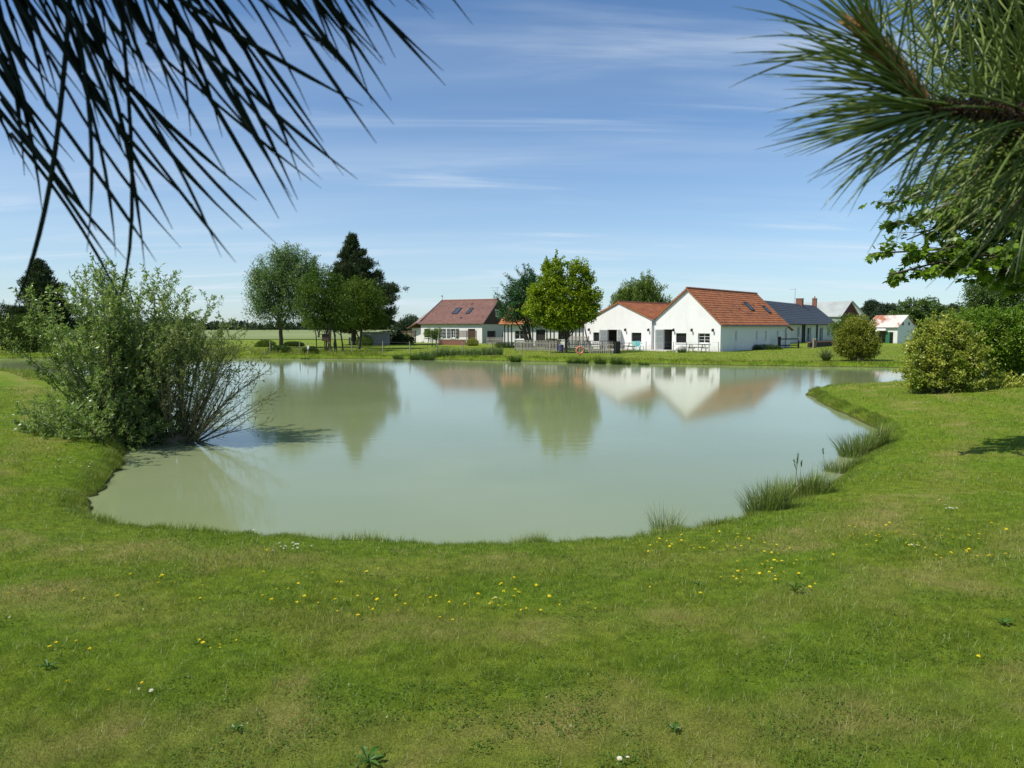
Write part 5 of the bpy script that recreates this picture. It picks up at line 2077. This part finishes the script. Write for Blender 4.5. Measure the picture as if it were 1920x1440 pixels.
# big broadleaf tree reaching in from the right: trunk stands outside the picture
rs = np.random.default_rng(95)
tb0 = Vector((12.3, 13.2, hz(12.3, 13.2)))
rt = thing('broadleaf_tree', 'big broadleaf tree whose lobed leaves hang in from the right', 'tree', tb0)
mb = MB()
trunk_top = tb0 + Vector((-.4, .2, 6.2))
mb.tube([tb0 - Z * .2, tb0 + Z * .3, tb0 + Vector((-.1, 0, 2.5)), tb0 + Vector((-.25, .1, 4.5)), trunk_top], [.34, .24, .2, .16, .1], 10)
cen, cd = [], []
ends = []
for (x, y, d) in [(1650, 385, 12.5), (1660, 425, 12.8), (1640, 475, 12.4), (1668, 515, 12.2), (1700, 450, 12.8), (1720, 400, 12.2), (1735, 350, 12.8), (1710, 480, 12.6), (1690, 360, 13), (1760, 470, 12), (1770, 420, 12.6), (1790, 380, 12.2),
                  (1745, 515, 12.8), (1800, 505, 12), (1820, 450, 12.6), (1840, 400, 12.0), (1860, 490, 12.8), (1880, 440, 12.2), (1900, 390, 12.5), (1910, 500, 12.2), (1850, 520, 12.6), (1780, 330, 12.8),
                  (1830, 330, 12.2), (1880, 320, 12.8), (1930, 340, 12.4), (1850, 270, 12.6), (1900, 250, 12.2), (1880, 180, 12.8), (1930, 150, 12.4), (1860, 100, 12.4), (1920, 60, 12.6), (1880, 20, 12.2), (1840, 60, 12.9),
                  (1900, 540, 12.9), (1960, 440, 12.4), (1960, 520, 12.6), (1960, 260, 12.8), (1940, 420, 11.8), (1890, 470, 11.7), (1820, 400, 13.2), (1800, 440, 13.3), (1870, 360, 13.2), (1920, 300, 13.4)]:
    ends.append(at_d(x, y, d))
for e in ends:
    s = (tb0 + Vector((-.1, 0, 2.6))).lerp(trunk_top, rs.random())
    s = Vector((s.x, s.y, min(s.z, e.z + .8)))
    pts = limb(mb, s, e, .06, .012, rs, 6, .05, 5, .06)
    ax = (e - s).normalized()
    for j in range(38):
        t = rs.uniform(.40, 1.0)
        b = s.lerp(e, t) + Z * math.sin(t * math.pi) * .06 * (e - s).length
        side = Vector((rs.normal(0, .30), rs.normal(0, .30), rs.normal(-.02, .10))) * (1.25 - .55 * t)
        tw = b + side
        mb.tube([b, b.lerp(tw, .6) + Z * .03, tw], [.008, .005, .002], 3, False)
        for k in range(15):
            f = rs.uniform(.35, 1.05)
            p = b.lerp(tw, f)
            cen.append((p.x + rs.normal(0, .035), p.y + rs.normal(0, .035), p.z + rs.normal(-.01, .03)))
            dd = side.normalized() * .7 + Vector(rs.normal(0, .5, 3).tolist()) - Z * .35
            cd.append(tuple(dd))
part('trunk', mb, M['bark'], rt, True)
cen, cd = np.array(cen), np.array(cd)
V, Fc = lobed_leaves(cen, cd, unit(rs, len(cen)) * .35 + np.array([0, 0, 1.0]), rs.uniform(.08, .15, len(cen)))
np_mesh('crown', V, Fc, M['right_tree_leaf'], rt)


# ------------------------------------------------------------------ grass, rushes, flowers
rs = np.random.default_rng(101)


def blade_field(X, Y, H, Wd, lean, seed, name, label, mat='grass_blade', toward=None):
    rg = np.random.default_rng(seed)
    n = len(X)
    s = shore_dist(X, Y)
    Zg = height_sd(X, Y, s)
    b = np.stack([X, Y, Zg - .004], 1)
    a = rg.random(n) * 6.283
    l = lean * rg.uniform(.2, 1.3, n) * H
    tip = b + np.stack([np.cos(a) * l, np.sin(a) * l, H * rg.uniform(.55, 1.1, n)], 1)
    if toward is not None:
        tip[:, :2] += toward * (H * .35)[:, None]
    a2 = rg.random(n) * 6.283
    sd_ = np.stack([np.cos(a2), np.sin(a2), np.zeros(n)], 1) * (Wd / 2)[:, None]
    V = np.stack([b - sd_, b + sd_, tip], 1).reshape(-1, 3)
    o = np_mesh(name, V, np.arange(n * 3).reshape(-1, 3), M[mat], None, {'shore': np.repeat(np.clip(s, 0, 50), 3)})
    return tag(o, label, 'grass', kind='stuff')


RHO = 7000.0
R0, R1, TH = 2.2, 34.0, R(49)
k1 = RHO * TH * (4.2 ** 2 - R0 ** 2)
k2 = RHO * 2 * TH * 4.2 ** 2 * math.log(R1 / 4.2)
n1, n2 = int(k1), int(k2)
r = np.concatenate([np.sqrt(rs.uniform(R0 ** 2, 4.2 ** 2, n1)), 4.2 * (R1 / 4.2) ** rs.random(n2)])
th = rs.uniform(-TH, TH, n1 + n2)
X, Y = r * np.sin(th), r * np.cos(th)
s = shore_dist(X, Y)
keep = s > .02
X, Y, r, s = X[keep], Y[keep], r[keep], s[keep]


def vnoise(x, y, cell, seed):
    rg = np.random.default_rng(seed)
    T = rg.random((128, 128))
    fx, fy = x / cell, y / cell
    ix, iy = np.floor(fx).astype(int), np.floor(fy).astype(int)
    tx, ty = fx - ix, fy - iy
    tx, ty = tx * tx * (3 - 2 * tx), ty * ty * (3 - 2 * ty)
    g_ = lambda a, b: T[a % 128, b % 128]
    return (g_(ix, iy) * (1 - tx) + g_(ix + 1, iy) * tx) * (1 - ty) + (g_(ix, iy + 1) * (1 - tx) + g_(ix + 1, iy + 1) * tx) * ty


cl1, cl2 = vnoise(X, Y, .11, 1), vnoise(X, Y, .45, 2)
gap = (cl1 * .6 + cl2 * .4 + rs.random(len(X)) * .35) > .34
X, Y, r, s, cl1, cl2 = X[gap], Y[gap], r[gap], s[gap], cl1[gap], cl2[gap]
patch = .5 + .5 * np.sin(X * 1.7 + np.sin(Y * 1.3) * 1.5) * np.sin(Y * 1.9 + 1)
H = (.026 + .022 * patch) * (np.maximum(r, 4) / 4) ** .25 * rs.uniform(.7, 1.4, len(X)) * (.5 + .9 * cl1 ** 1.5 + .35 * cl2)
tall = rs.random(len(X)) < .012
H[tall] *= 1.9
Wd = .0030 * (np.maximum(r, 4) / 4) ** .85
blade_field(X, Y, H, Wd, .75, 102, 'lawn_grass', 'short mown grass covering the near lawn')

# clover and small broad leaves between the blades
n = 60000
rc = 2.3 * (11 / 2.3) ** rs.random(n)
th = rs.uniform(-R(46), R(46), n)
X, Y = rc * np.sin(th), rc * np.cos(th)
ok_ = (vnoise(X, Y, .5, 7) * .6 + vnoise(X, Y, .16, 8) * .4 > .58) & (shore_dist(X, Y) > .25)
X, Y, rc = X[ok_], Y[ok_], rc[ok_]
c = np.stack([X, Y, height(X, Y) + rs.uniform(.012, .032, len(X))], 1)
a = rs.random(len(X)) * 6.283
d = np.stack([np.cos(a), np.sin(a), rs.normal(0, .35, len(X))], 1)
V, Fc = leaf_quads(c, d, unit(rs, len(X)) * .45 + np.array([0, 0, 1.0]), rs.uniform(.010, .024, len(X)) * (rc / 4) ** .4, rs.uniform(.009, .016, len(X)) * (rc / 4) ** .4)
tag(np_mesh('clover', V, Fc, M['clover_leaf']), 'patches of low clover and broad leaves in the near lawn', 'clover', kind='stuff')

# longer fringe along the water
seg = np.roll(POND, -1, 0) - POND
sl_ = np.linalg.norm(seg, axis=1)
nout = np.stack([seg[:, 1], -seg[:, 0]], 1) / sl_[:, None]
tst = POND + seg * .5 + nout * .05
if shore_dist(tst[:, 0], tst[:, 1]).mean() < 0:
    nout = -nout
midp = POND + seg * .5
near = (midp[:, 1] < 34) & (np.abs(midp[:, 0]) < 32)
farb = (midp[:, 1] >= 34) & (np.abs(midp[:, 0]) < 60)
for sel, dens, hh, ww_, width, nm, lb in ((near, 950, .10, .0050, .40, 'bank_grass', 'lush longer grass fringing the near pond edge'), (farb, 210, .24, .030, 1.6, 'bank_grass', 'rough grass fringe on the far pond bank')):
    ids = np.where(sel)[0]
    cnt = np.maximum(1, (sl_[ids] * dens).astype(int))
    ii = np.repeat(ids, cnt)
    t = rs.random(len(ii))
    ofs = rs.random(len(ii)) ** 1.4 * width + .01
    P = POND[ii] + seg[ii] * t[:, None] + nout[ii] * ofs[:, None]
    dist = np.linalg.norm(P, axis=1)
    grow_ = (np.maximum(dist, 8) / 8) ** .6 if nm and hh < .2 else np.ones(len(P))
    clumpy = .45 + .9 * (.5 + .5 * np.sin(P[:, 0] * 3.1 + 2 * np.sin(P[:, 1] * 2.3))) ** 2
    blade_field(P[:, 0], P[:, 1], hh * clumpy * rs.uniform(.5, 1.3, len(P)), ww_ * grow_, .5, 103 + int(hh * 100), nm, lb, toward=-nout[ii])
# far lawn texture
n = 60000
X = rs.uniform(-48, 55, n)
Y = rs.uniform(48, 84, n)
s = shore_dist(X, Y)
keep = (s > .6)
X, Y = X[keep], Y[keep]
blade_field(X, Y, rs.uniform(.04, .11, len(X)), np.full(len(X), .05), .6, 109, 'far_grass', 'mown grass on the far side of the pond')

n = 16000
X = rs.uniform(-48, -12, n)
Y = rs.uniform(61, 72, n)
s = shore_dist(X, Y)
keep = (s > 1.2) & (vnoise(X, Y, 1.6, 11) + .4 * vnoise(X, Y, .5, 12) > .62)
X, Y = X[keep], Y[keep]
blade_field(X, Y, rs.uniform(.2, .6, len(X)), np.full(len(X), .045), .45, 119, 'rough_grass', 'rough tall grass on the left part of the far bank')

# rush clumps on the near right bank
RG = 'rush clumps on the right bank'
for i, (px, py, n_, h_, sp_, heads, lb) in enumerate([
        (1247, 992, 190, .55, .17, 0, 'thin rush tuft, nearest of the clumps on the right bank'),
        (1440, 958, 620, .58, .30, 0, 'rush clump leaning over the water, left half of the middle clump'),
        (1488, 940, 760, .50, .40, 3, 'middle rush clump with tall seed heads on the right bank'),
        (1525, 924, 480, .36, .30, 1, 'low grass clump at the right end of the middle rushes'),
        (1575, 884, 420, .42, .28, 2, 'small rush clump between the middle and far clumps'),
        (1606, 856, 640, .72, .34, 0, 'tall rush clump at the pond corner, left one'),
        (1634, 846, 560, .70, .32, 1, 'tall rush clump at the pond corner, right one'),
        (1340, 982, 140, .16, .24, 0, 'short grass tuft between the nearest two rush clumps')]):
    blades('rush_clump', lb, G(px, py), n_, h_, sp_, 'rush', 110 + i, 'rushes', .55, .008 + .00035 * (px - 1247) / 30, RG, .35, 'blades', heads)
for (x, y, k) in ((1500, 930, 0), (1480, 925, 1)):
    pass
# dark tufts on the far bank
TG = 'dark tufts on the far bank'
for i, (px, d, n_, h_, lb) in enumerate([
        (748, 60.5, 120, .75, 'dark tuft on the far bank below the pine, leftmost'), (778, 59.5, 140, .85, 'dark tuft on the far bank, second from the pine'), (803, 59, 140, .85, 'dark tuft on the far bank below the garden shrub'),
        (967, 56, 150, .9, 'dark rush tuft left of the bright maple at the water'), (1074, 54, 130, .7, 'dark tuft on the far bank below the lifebuoy, left'), (1094, 53.6, 150, .75, 'dark tuft on the far bank below the lifebuoy, right'),
        (1126, 53, 160, .85, 'dark tuft on the far bank below the board panel, left'), (1156, 52.4, 170, .85, 'dark tuft on the far bank below the board panel, middle'), (1172, 52.2, 110, .6, 'dark tuft on the far bank right of the board panel'),
        (1208, 51.8, 90, .5, 'small tuft on the far bank below the valley gutter'), (573, 61.5, 90, .4, 'small dark tuft on the bank left of the thin stems'), (1278, 65.6, 100, .55, 'pale grass tuft before the boulder')]):
    blades('bank_tuft', lb, gpt(px, d), n_ * 2, h_, .35, 'rush_dark', 130 + i, 'plant', .7, .035, TG, .4)
# iris bed
IG = 'iris clumps along the far bank'
rs = np.random.default_rng(140)
ORD = 'first second third fourth fifth sixth seventh eighth ninth tenth eleventh twelfth thirteenth fourteenth fifteenth sixteenth'.split()
names_i = [f'{w} iris clump from the left in the far bank reed bed' for w in ORD]
for i, px in enumerate(np.linspace(786, 934, 16)):
    blades('iris_clump', names_i[i], gpt(px, 61.5 + rs.normal(0, .7)), 110, rs.uniform(.6, .95), .42, 'iris_leaf', 141 + i, 'plant', .35, .045, IG, .25)

# dandelions and daisies in the lawn: one mesh each, many individuals
rs = np.random.default_rng(160)


def flower_mesh(name, petals, r, hgt, mat, centre=None):
    V, Fs = [], []
    for ring_, (rr1, z, np_) in enumerate(((r, hgt, petals), (r * .62, hgt + r * .22, petals - 3))):
        for k in range(np_):
            a = 2 * math.pi * (k + .5 * ring_) / np_
            w = math.pi / np_ * .95
            i = len(V)
            V += [(0, 0, hgt), (math.cos(a - w) * rr1 * .75, math.sin(a - w) * rr1 * .75, z + .003), (math.cos(a) * rr1, math.sin(a) * rr1, z + .006), (math.cos(a + w) * rr1 * .75, math.sin(a + w) * rr1 * .75, z + .003)]
            Fs.append((i, i + 1, i + 2, i + 3))
    me = bpy.data.meshes.new(name)
    me.from_pydata(V, [], Fs)
    me.materials.append(M[mat])
    return me


def disc_mesh(name, r, z, mat):
    mb = MB()
    mb.tube([(0, 0, z), (0, 0, z + r * .5), (0, 0, z + r * .8)], [r, r * .8, r * .1], 8)
    me = bpy.data.meshes.new(name)
    me.from_pydata(mb.v, [], mb.f)
    me.materials.append(M[mat])
    return me


def stalk_mesh(name, h):
    mb = MB()
    mb.tube([(0, 0, -.01), (.002, .001, h * .5), (0, 0, h)], .002, 4)
    me = bpy.data.meshes.new(name)
    me.from_pydata(mb.v, [], mb.f)
    me.materials.append(M['weed_leaf'])
    return me


dm, dst = flower_mesh('flower_head', 12, .020, .048, 'dandelion_petal'), stalk_mesh('stalk', .05)
am, ast = flower_mesh('flower_head', 12, .013, .035, 'daisy_petal'), stalk_mesh('stalk', .036)
ac = disc_mesh('flower_centre', .005, .037, 'dandelion_petal')
pts = []
for (cx_, cy_, sx_, sy_, n_) in ((700, 1130, 75, 22, 20), (960, 1130, 45, 18, 22), (560, 1110, 70, 22, 10), (330, 1100, 70, 14, 9), (400, 1218, 28, 6, 6), (130, 1218, 30, 8, 4), (110, 1100, 50, 20, 4),
                                 (1330, 1015, 55, 14, 16), (1420, 1055, 55, 22, 22), (1390, 1085, 45, 16, 14), (1650, 1008, 40, 12, 20), (1780, 1022, 60, 18, 22), (1850, 1050, 40, 22, 9), (1240, 1020, 40, 12, 7), (1180, 1050, 40, 14, 4),
                                 (1620, 990, 60, 8, 5), (1820, 930, 50, 40, 5), (505, 1035, 10, 6, 4), (1560, 900, 90, 40, 4), (250, 1300, 90, 20, 3), (1800, 1230, 60, 20, 2), (1000, 1110, 200, 25, 12)):
    for _ in range(n_):
        pts.append((cx_ + rs.normal(0, sx_), cy_ + rs.normal(0, sy_)))
pts = [p for p in pts if 990 < p[1] < 1400 or p[0] > 1500]
GP = ground_at([p[0] for p in pts], [p[1] for p in pts])
DG = 'yellow dandelions in the lawn'
ok = 0
for p in GP:
    if shore_dist(p[:1], p[1:2])[0] < .15 or p[1] > 30:
        continue
    o = bpy.data.objects.new('dandelion', dm)
    o.location = p
    sc = rs.uniform(.4, .9)
    o.scale = (sc, sc, rs.uniform(.6, 1.1))
    o.rotation_euler = (rs.normal(.12, .2), rs.normal(0, .2), rs.random() * 6)
    link(o)
    tag(o, 'yellow dandelion flower in the mown lawn', 'flower', DG)
    st = bpy.data.objects.new('stalk', dst)
    link(st, o)
pts = []
for (cx_, cy_, sx_, sy_, n_) in ((540, 1029, 16, 4, 16), (150, 868, 22, 6, 12), (1782, 957, 8, 2.5, 9), (1740, 757, 10, 1.5, 8), (340, 988, 10, 1, 4), (480, 1000, 40, 3, 3), (1710, 1029, 5, 2, 3), (60, 850, 30, 10, 4), (930, 1132, 5, 2, 1), (280, 1305, 5, 3, 1), (1170, 1437, 8, 2, 2), (1560, 782, 30, 3, 3)):
    for _ in range(n_):
        pts.append((cx_ + rs.normal(0, sx_), cy_ + rs.normal(0, sy_)))
GP = ground_at([p[0] for p in pts], [p[1] for p in pts])
for p in GP:
    if shore_dist(p[:1], p[1:2])[0] < .05 or p[1] > 30:
        continue
    o = bpy.data.objects.new('daisy', am)
    o.location = p
    sc = rs.uniform(.8, 1.3)
    o.scale = (sc, sc, sc)
    o.rotation_euler = (rs.normal(.1, .2), rs.normal(0, .2), rs.random() * 6)
    link(o)
    tag(o, 'small white daisy in the lawn', 'flower', 'white daisies in the lawn')
    for mm in (ast, ac):
        link(bpy.data.objects.new(mm.name.split('.')[0], mm), o)


# broad-leaved weeds
def rosette(label, px, py, n, ln, wd, seed, up=.5):
    rg = np.random.default_rng(seed)
    p = G(px, py)
    root = thing('weed', label, 'weed', p, 'broad-leaved weeds in the lawn')
    for k in range(n):
        a = 2.4 * k + rg.normal(0, .3)
        d = Vector((math.cos(a), math.sin(a), 0))
        sd_ = Vector((-d.y, d.x, 0))
        l = ln * .72 * rg.uniform(.6, 1.25)
        w = wd * .62 * rg.uniform(.7, 1.2)
        e = up * rg.uniform(.4, 1.2)
        mb = MB()
        pr = []
        for t, wf in ((0, .15), (.25, .6), (.5, 1), (.75, .8), (1, .08)):
            c = p + d * (l * t) + Z * (l * e * math.sin(t * 2.2) + .01)
            pr.append((c - sd_ * w * wf / 2 + Z * .006, c, c + sd_ * w * wf / 2 + Z * .006))
        for i in range(4):
            mb.quad(pr[i][0], pr[i][1], pr[i + 1][1], pr[i + 1][0])
            mb.quad(pr[i][1], pr[i][2], pr[i + 1][2], pr[i + 1][1])
        part('leaf', mb, M['weed_leaf'], root)


for i, (px, py, n_, ln, wd, lb) in enumerate([
        (690, 1432, 6, .11, .05, 'broad upright weed at the bottom picture edge'), (1490, 1112, 14, .12, .016, 'tuft of narrow dandelion leaves with a yellow flower on the right lawn'), (1262, 1372, 8, .06, .03, 'small leafy weed with reddish bits in the bottom lawn'),
        (1882, 1172, 9, .08, .04, 'broad-leaved weed near the right picture edge'), (440, 1372, 6, .07, .03, 'small weed in the bottom left lawn'),
        (90, 1255, 8, .08, .04, 'weed near the left picture edge'), (1310, 1100, 7, .07, .025, 'dark leafy weed left of the dandelion cluster')]):
    rosette(lb, px, py, n_, ln, wd, 180 + i, .9 if i == 1 else .5)


# ------------------------------------------------------------------ foreground pine branches
def needle_meshes(mat, r, n=7, bend=.12, segs=7):
    out = []
    for v in range(n):
        mb = MB()
        bd = bend * (.35 + 1.3 * v / n)
        pts, rad = [], []
        for k in range(segs + 1):
            t = k / segs
            pts.append((bd * t * t, 0, t))
            rad.append((r * (1 if t < .7 else max(.12, (1 - t) / .3))))
        # unit length needle: radius given relative to a 0.13 m needle
        mb.tube(pts, [q_ / .13 for q_ in rad], 4)
        me = bpy.data.meshes.new('needle')
        me.from_pydata(mb.v, [], mb.f)
        me.polygons.foreach_set('use_smooth', [True] * len(me.polygons))
        me.materials.append(M[mat])
        out.append(me)
    return out


def put_needle(root, me, p, d, ln, roll, thick=1.0, sag=False):
    d = Vector(d).normalized()
    if sag:
        d = (d + Z * .15).normalized()
    x = (Vector((0, 0, -1)) + d * d.z)
    x = x.normalized() if x.length > .05 else Vector((1, 0, 0))
    bs = Matrix((x, d.cross(x), d)).transposed()
    o = bpy.data.objects.new('needle', me)
    o.location = Vector(p) - root.location
    o.rotation_mode = 'QUATERNION'
    o.rotation_quaternion = (bs @ Matrix.Rotation(roll, 3, 'Z')).to_quaternion()
    o.scale = (ln * thick, ln * thick, ln)
    link(o, root)
    return o


def bulk_needles(root, name, P, D, Ln, mat, r, rg):
    """further needles of the same branch, joined"""
    n = len(P)
    D = nrm(D)
    a = nrm(np.cross(D, unit(rg, n)))
    b = np.cross(D, a)
    V = np.zeros((n, 9, 3))
    for k, (t, rr1) in enumerate(((0, 1), (.6, .9), (1, .15))):
        c = P + D * (Ln * t)[:, None] + a * (Ln * .10 * t * t)[:, None]
        for j in range(3):
            an = 2 * math.pi * j / 3
            V[:, k * 3 + j] = c + (a * math.cos(an) + b * math.sin(an)) * r * rr1
    base = np.arange(n)[:, None] * 9
    Fs = []
    for k in range(2):
        for j in range(3):
            j2 = (j + 1) % 3
            Fs.append(base + np.array([k * 3 + j, k * 3 + j2, k * 3 + 3 + j2, k * 3 + 3 + j]))
    return tag(np_mesh(name, V.reshape(-1, 3), np.concatenate(Fs, 0), M[mat], root), kind='stuff')


rg = np.random.default_rng(200)
# left branch: twig runs above the picture's top edge, needles hang down to the right
twp = [at_d(-420, -330, .50), at_d(-150, -170, .46), at_d(120, -90, .43), at_d(380, -110, .42), at_d(640, -170, .41)]
rl = thing('pine_branch', 'dark pine branch with long needles hanging in at the upper left', 'branch', twp[0])
mb = MB()
mb.tube(twp, [.008, .007, .006, .005, .003], 8)
part('twig', mb, M['pine_twig'], rl, True)
NM = needle_meshes('needle_shaded', .00128, 7, .13)


def along(pts, t):
    k = min(len(pts) - 2, int(t * (len(pts) - 1)))
    return pts[k].lerp(pts[k + 1], t * (len(pts) - 1) - k)


TIPS = [(60, 345), (55, 330), (95, 325), (130, 400), (180, 455), (190, 460), (280, 485), (325, 485), (360, 460), (350, 430), (450, 515), (445, 480), (490, 470), (535, 400), (580, 365), (555, 372), (650, 358), (620, 330),
        (590, 365), (640, 345), (690, 270), (685, 232), (660, 215), (625, 205), (700, 140), (710, 125), (690, 165), (740, 145), (775, 180), (800, 140), (840, 168), (895, 52), (800, 45), (785, 60), (610, 330), (565, 345),
        (480, 330), (455, 355), (430, 395), (320, 415), (240, 350), (220, 515), (212, 500), (278, 550), (15, 295), (10, 520), (140, 395), (97, 330), (105, 330), (120, 300), (245, 180), (335, 165), (640, 270), (545, 395), (300, 480), (270, 470), (230, 480)]
cnt = 0
CV = cam.matrix_world.to_3x3()
for k in range(170):
    if k < len(TIPS):
        tx, ty = TIPS[k]
    else:
        tx = rg.uniform(-60, 800)
        lim = np.interp(tx, [-60, 50, 200, 300, 450, 600, 700, 800], [300, 320, 400, 440, 400, 290, 170, 60])
        ty = rg.uniform(20, max(50, lim * .62))
    ln_px = rg.uniform(360, 470)
    slope = np.interp(tx, [0, 300, 500, 700, 900], [68, 62, 57, 52, 50]) + rg.normal(0, 7)
    bx_, by_ = tx - math.cos(R(slope)) * ln_px, ty - math.sin(R(slope)) * ln_px
    d0 = rg.uniform(.40, .47)
    p1 = at_d(tx, ty, d0 + rg.normal(0, .012))
    p0 = at_d(bx_, by_, d0)
    v = p1 - p0
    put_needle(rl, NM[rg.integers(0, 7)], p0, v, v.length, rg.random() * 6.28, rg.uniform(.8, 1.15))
    cnt += 1
# the long drooping needle at the far left
p0, p1, p2, p3 = at_d(135, -60, .42), at_d(112, 300, .42), at_d(85, 450, .42), at_d(25, 580, .425)
mb = MB()
cv = []
for k in range(13):
    t = k / 12
    cv.append(p0 * (1 - t) ** 3 + p1 * (3 * t * (1 - t) ** 2) + p2 * (3 * t * t * (1 - t)) + p3 * t ** 3)
mb.tube(cv, [.0014 if k < 9 else .0014 * (13 - k) / 4.5 for k in range(13)], 5)
part('needle', mb, M['needle_shaded'], rl, True)
p0, p1, p2 = at_d(215, -90, .44), at_d(275, 420, .44), at_d(226, 555, .445)
mb = MB()
mb.tube([p0 * (1 - t) ** 2 + p1 * (2 * t * (1 - t)) + p2 * t * t for t in [k / 8 for k in range(9)]], [.0012 if k < 6 else .0012 * (9 - k) / 3.4 for k in range(9)], 5)
part('needle', mb, M['needle_shaded'], rl, True)
# unseen shoots added above and beside the twig to shade the needles below
P, D = [], []
for _ in range(6500):
    c = twp[1].lerp(twp[4], rg.uniform(-.25, 1.0)) + Vector((rg.normal(-.12, .12), rg.normal(.0, .07), rg.normal(.16, .06)))
    if c.z < CAM_Z + .16 + .30 * max(0, c.y - .40):
        continue
    P.append(tuple(c))
    D.append((rg.normal(.3, .5), rg.normal(0, .5), rg.normal(.25, .35)))
P, D = np.array(P), np.array(D)
vz = (P[:, 2] + np.minimum(nrm(D)[:, 2], 0) * .11 - CAM_Z)
keep = vz > .50 * np.maximum(P[:, 1] + nrm(D)[:, 1] * .11, .05)
P, D = P[keep], D[keep]
bulk_needles(rl, 'upper_needles', P, D, rg.uniform(.08, .12, len(P)), 'needle_shaded', .0011, rg)
mb = MB()
for k in range(7):
    a = twp[1].lerp(twp[4], k / 6.5)
    mb.tube([a, a + Vector((-.06, .0, .12)), a + Vector((-.14, .01, .24))], [.005, .004, .002], 6)
part('shoots', mb, M['pine_twig'], rl, True)

# right branch
tw1 = [at_d(2250, 300, .62), at_d(2060, 250, .58), at_d(1930, 218, .55), at_d(1830, 205, .53), at_d(1720, 208, .51)]
tw2 = [at_d(1740, 207, .515), at_d(1700, 160, .51), at_d(1655, 105, .505), at_d(1610, 45, .50)]
rr_b = thing('pine_branch', 'sunlit green pine branch with orange new shoot hanging in at the upper right', 'branch', tw1[0])
mb = MB()
mb.tube(tw1, [.008, .006, .0042, .0036, .003], 8)
part('twig', mb, M['pine_twig'], rr_b, True)
mb = MB()
mb.tube(tw2, [.003, .0034, .0028, .001], 8)
part('new_shoot', mb, M['candle_bud'], rr_b, True)
# papery bud scales on the shoot, old leaf-base scales on the twig
P, D = [], []
for k in range(900):
    t = rg.random()
    c = along(tw1, t)
    ax = (tw1[4] - tw1[0]).normalized()
    o_ = Vector(unit(rg, 1)[0].tolist())
    o_ = (o_ - ax * o_.dot(ax)).normalized()
    P.append(tuple(c + o_ * .002))
    D.append(tuple(ax * .6 + o_ * .8))
bulk_needles(rr_b, 'twig_scales', np.array(P), np.array(D), rg.uniform(.004, .010, len(P)), 'pine_twig', .0011, rg)
P, D = [], []
for k in range(420):
    t = rg.random()
    c = along(tw2, t)
    ax = (tw2[3] - tw2[0]).normalized()
    o_ = Vector(unit(rg, 1)[0].tolist())
    o_ = (o_ - ax * o_.dot(ax)).normalized()
    P.append(tuple(c + o_ * .003))
    D.append(tuple(ax * .8 + o_ * .3))
bulk_needles(rr_b, 'bud_scales', np.array(P), np.array(D), rg.uniform(.008, .016, len(P)), 'candle_bud', .0011, rg)
NG = needle_meshes('needle_green', .00088, 7, .16)
# needles seen one by one: (start along twig, tip px)
GT = []
for k in range(62):     # sweep out to the left, lower fan
    ty = 205 + 190 * rg.random() ** 1.25
    tx = np.interp(ty, [205, 250, 290, 325, 360, 395], [1475, 1440, 1440, 1475, 1510, 1545]) + abs(rg.normal(0, 60))
    GT.append((rg.uniform(.62, 1.0), 0, tx, ty))
for k in range(50):     # upper left needles along the new shoot
    t = rg.uniform(0, .8)
    b = (1740 - 130 * t, 207 - 160 * t)
    an = R(rg.uniform(150, 200))
    l_ = rg.uniform(200, 290)
    GT.append((t, 1, b[0] + math.cos(an) * l_, b[1] - math.sin(an) * l_ * .8))
for k in range(50):     # upward right side of the shoot
    t = rg.uniform(0, 1)
    b = (1740 - 130 * t, 207 - 160 * t)
    an = R(rg.uniform(70, 140))
    l_ = rg.uniform(220, 330)
    GT.append((t, 1, b[0] + math.cos(an) * l_, b[1] - math.sin(an) * l_))
for k in range(70):     # downward, drooping
    t = rg.uniform(.35, 1)
    b = along(tw1, t)
    bx2 = np.interp(t, [.25, .5, .75, 1], [2060, 1930, 1830, 1720])
    an = R(rg.uniform(192, 246))
    l_ = rg.uniform(180, 290)
    GT.append((t, 0, bx2 + math.cos(an) * l_, 210 - math.sin(an) * l_))
for k in range(66):     # up from the main twig
    t = rg.uniform(.3, .95)
    bx2 = np.interp(t, [.25, .5, .75, 1], [2060, 1930, 1830, 1720])
    an = R(rg.uniform(70, 185))
    l_ = rg.uniform(200, 320)
    GT.append((t, 0, bx2 + math.cos(an) * l_, 210 - math.sin(an) * l_))
for (t, w_, tx, ty) in GT:
    b = along(tw2 if w_ else tw1, t)
    p1 = at_d(tx, ty, b.y + rg.normal(-.02, .035))
    v = p1 - b
    put_needle(rr_b, NG[rg.integers(0, 7)], b, v, min(v.length, .145), rg.normal(0, .7), rg.uniform(.75, 1.1), True)
# side shoots further back on the right, joined
P, D = [], []
mb = MB()
for (x0, y0, d0, x1, y1, d1, n_) in ((2100, 60, .78, 1850, 40, .70, 420), (2100, 200, .70, 1890, 250, .60, 420), (2150, 300, .74, 1950, 300, .64, 320), (2050, -80, .75, 1780, -60, .66, 360), (2100, 150, .70, 1900, 130, .62, 360), (2080, 200, .62, 1960, 300, .56, 160)):
    a, b_ = at_d(x0, y0, d0), at_d(x1, y1, d1)
    mb.tube([a, a.lerp(b_, .5), b_], [.007, .006, .004], 6)
    ax = (b_ - a).normalized()
    for k in range(n_):
        t = rg.random()
        o_ = Vector(unit(rg, 1)[0].tolist())
        P.append(tuple(a.lerp(b_, t)))
        D.append(tuple(ax * .55 + o_ * .8 - Z * .15))
part('side_shoots', mb, M['pine_twig'], rr_b, True)
P, D = np.array(P), np.array(D)
bulk_needles(rr_b, 'back_needles', P, D, rg.uniform(.09, .13, len(P)), 'needle_green', .0010, rg)
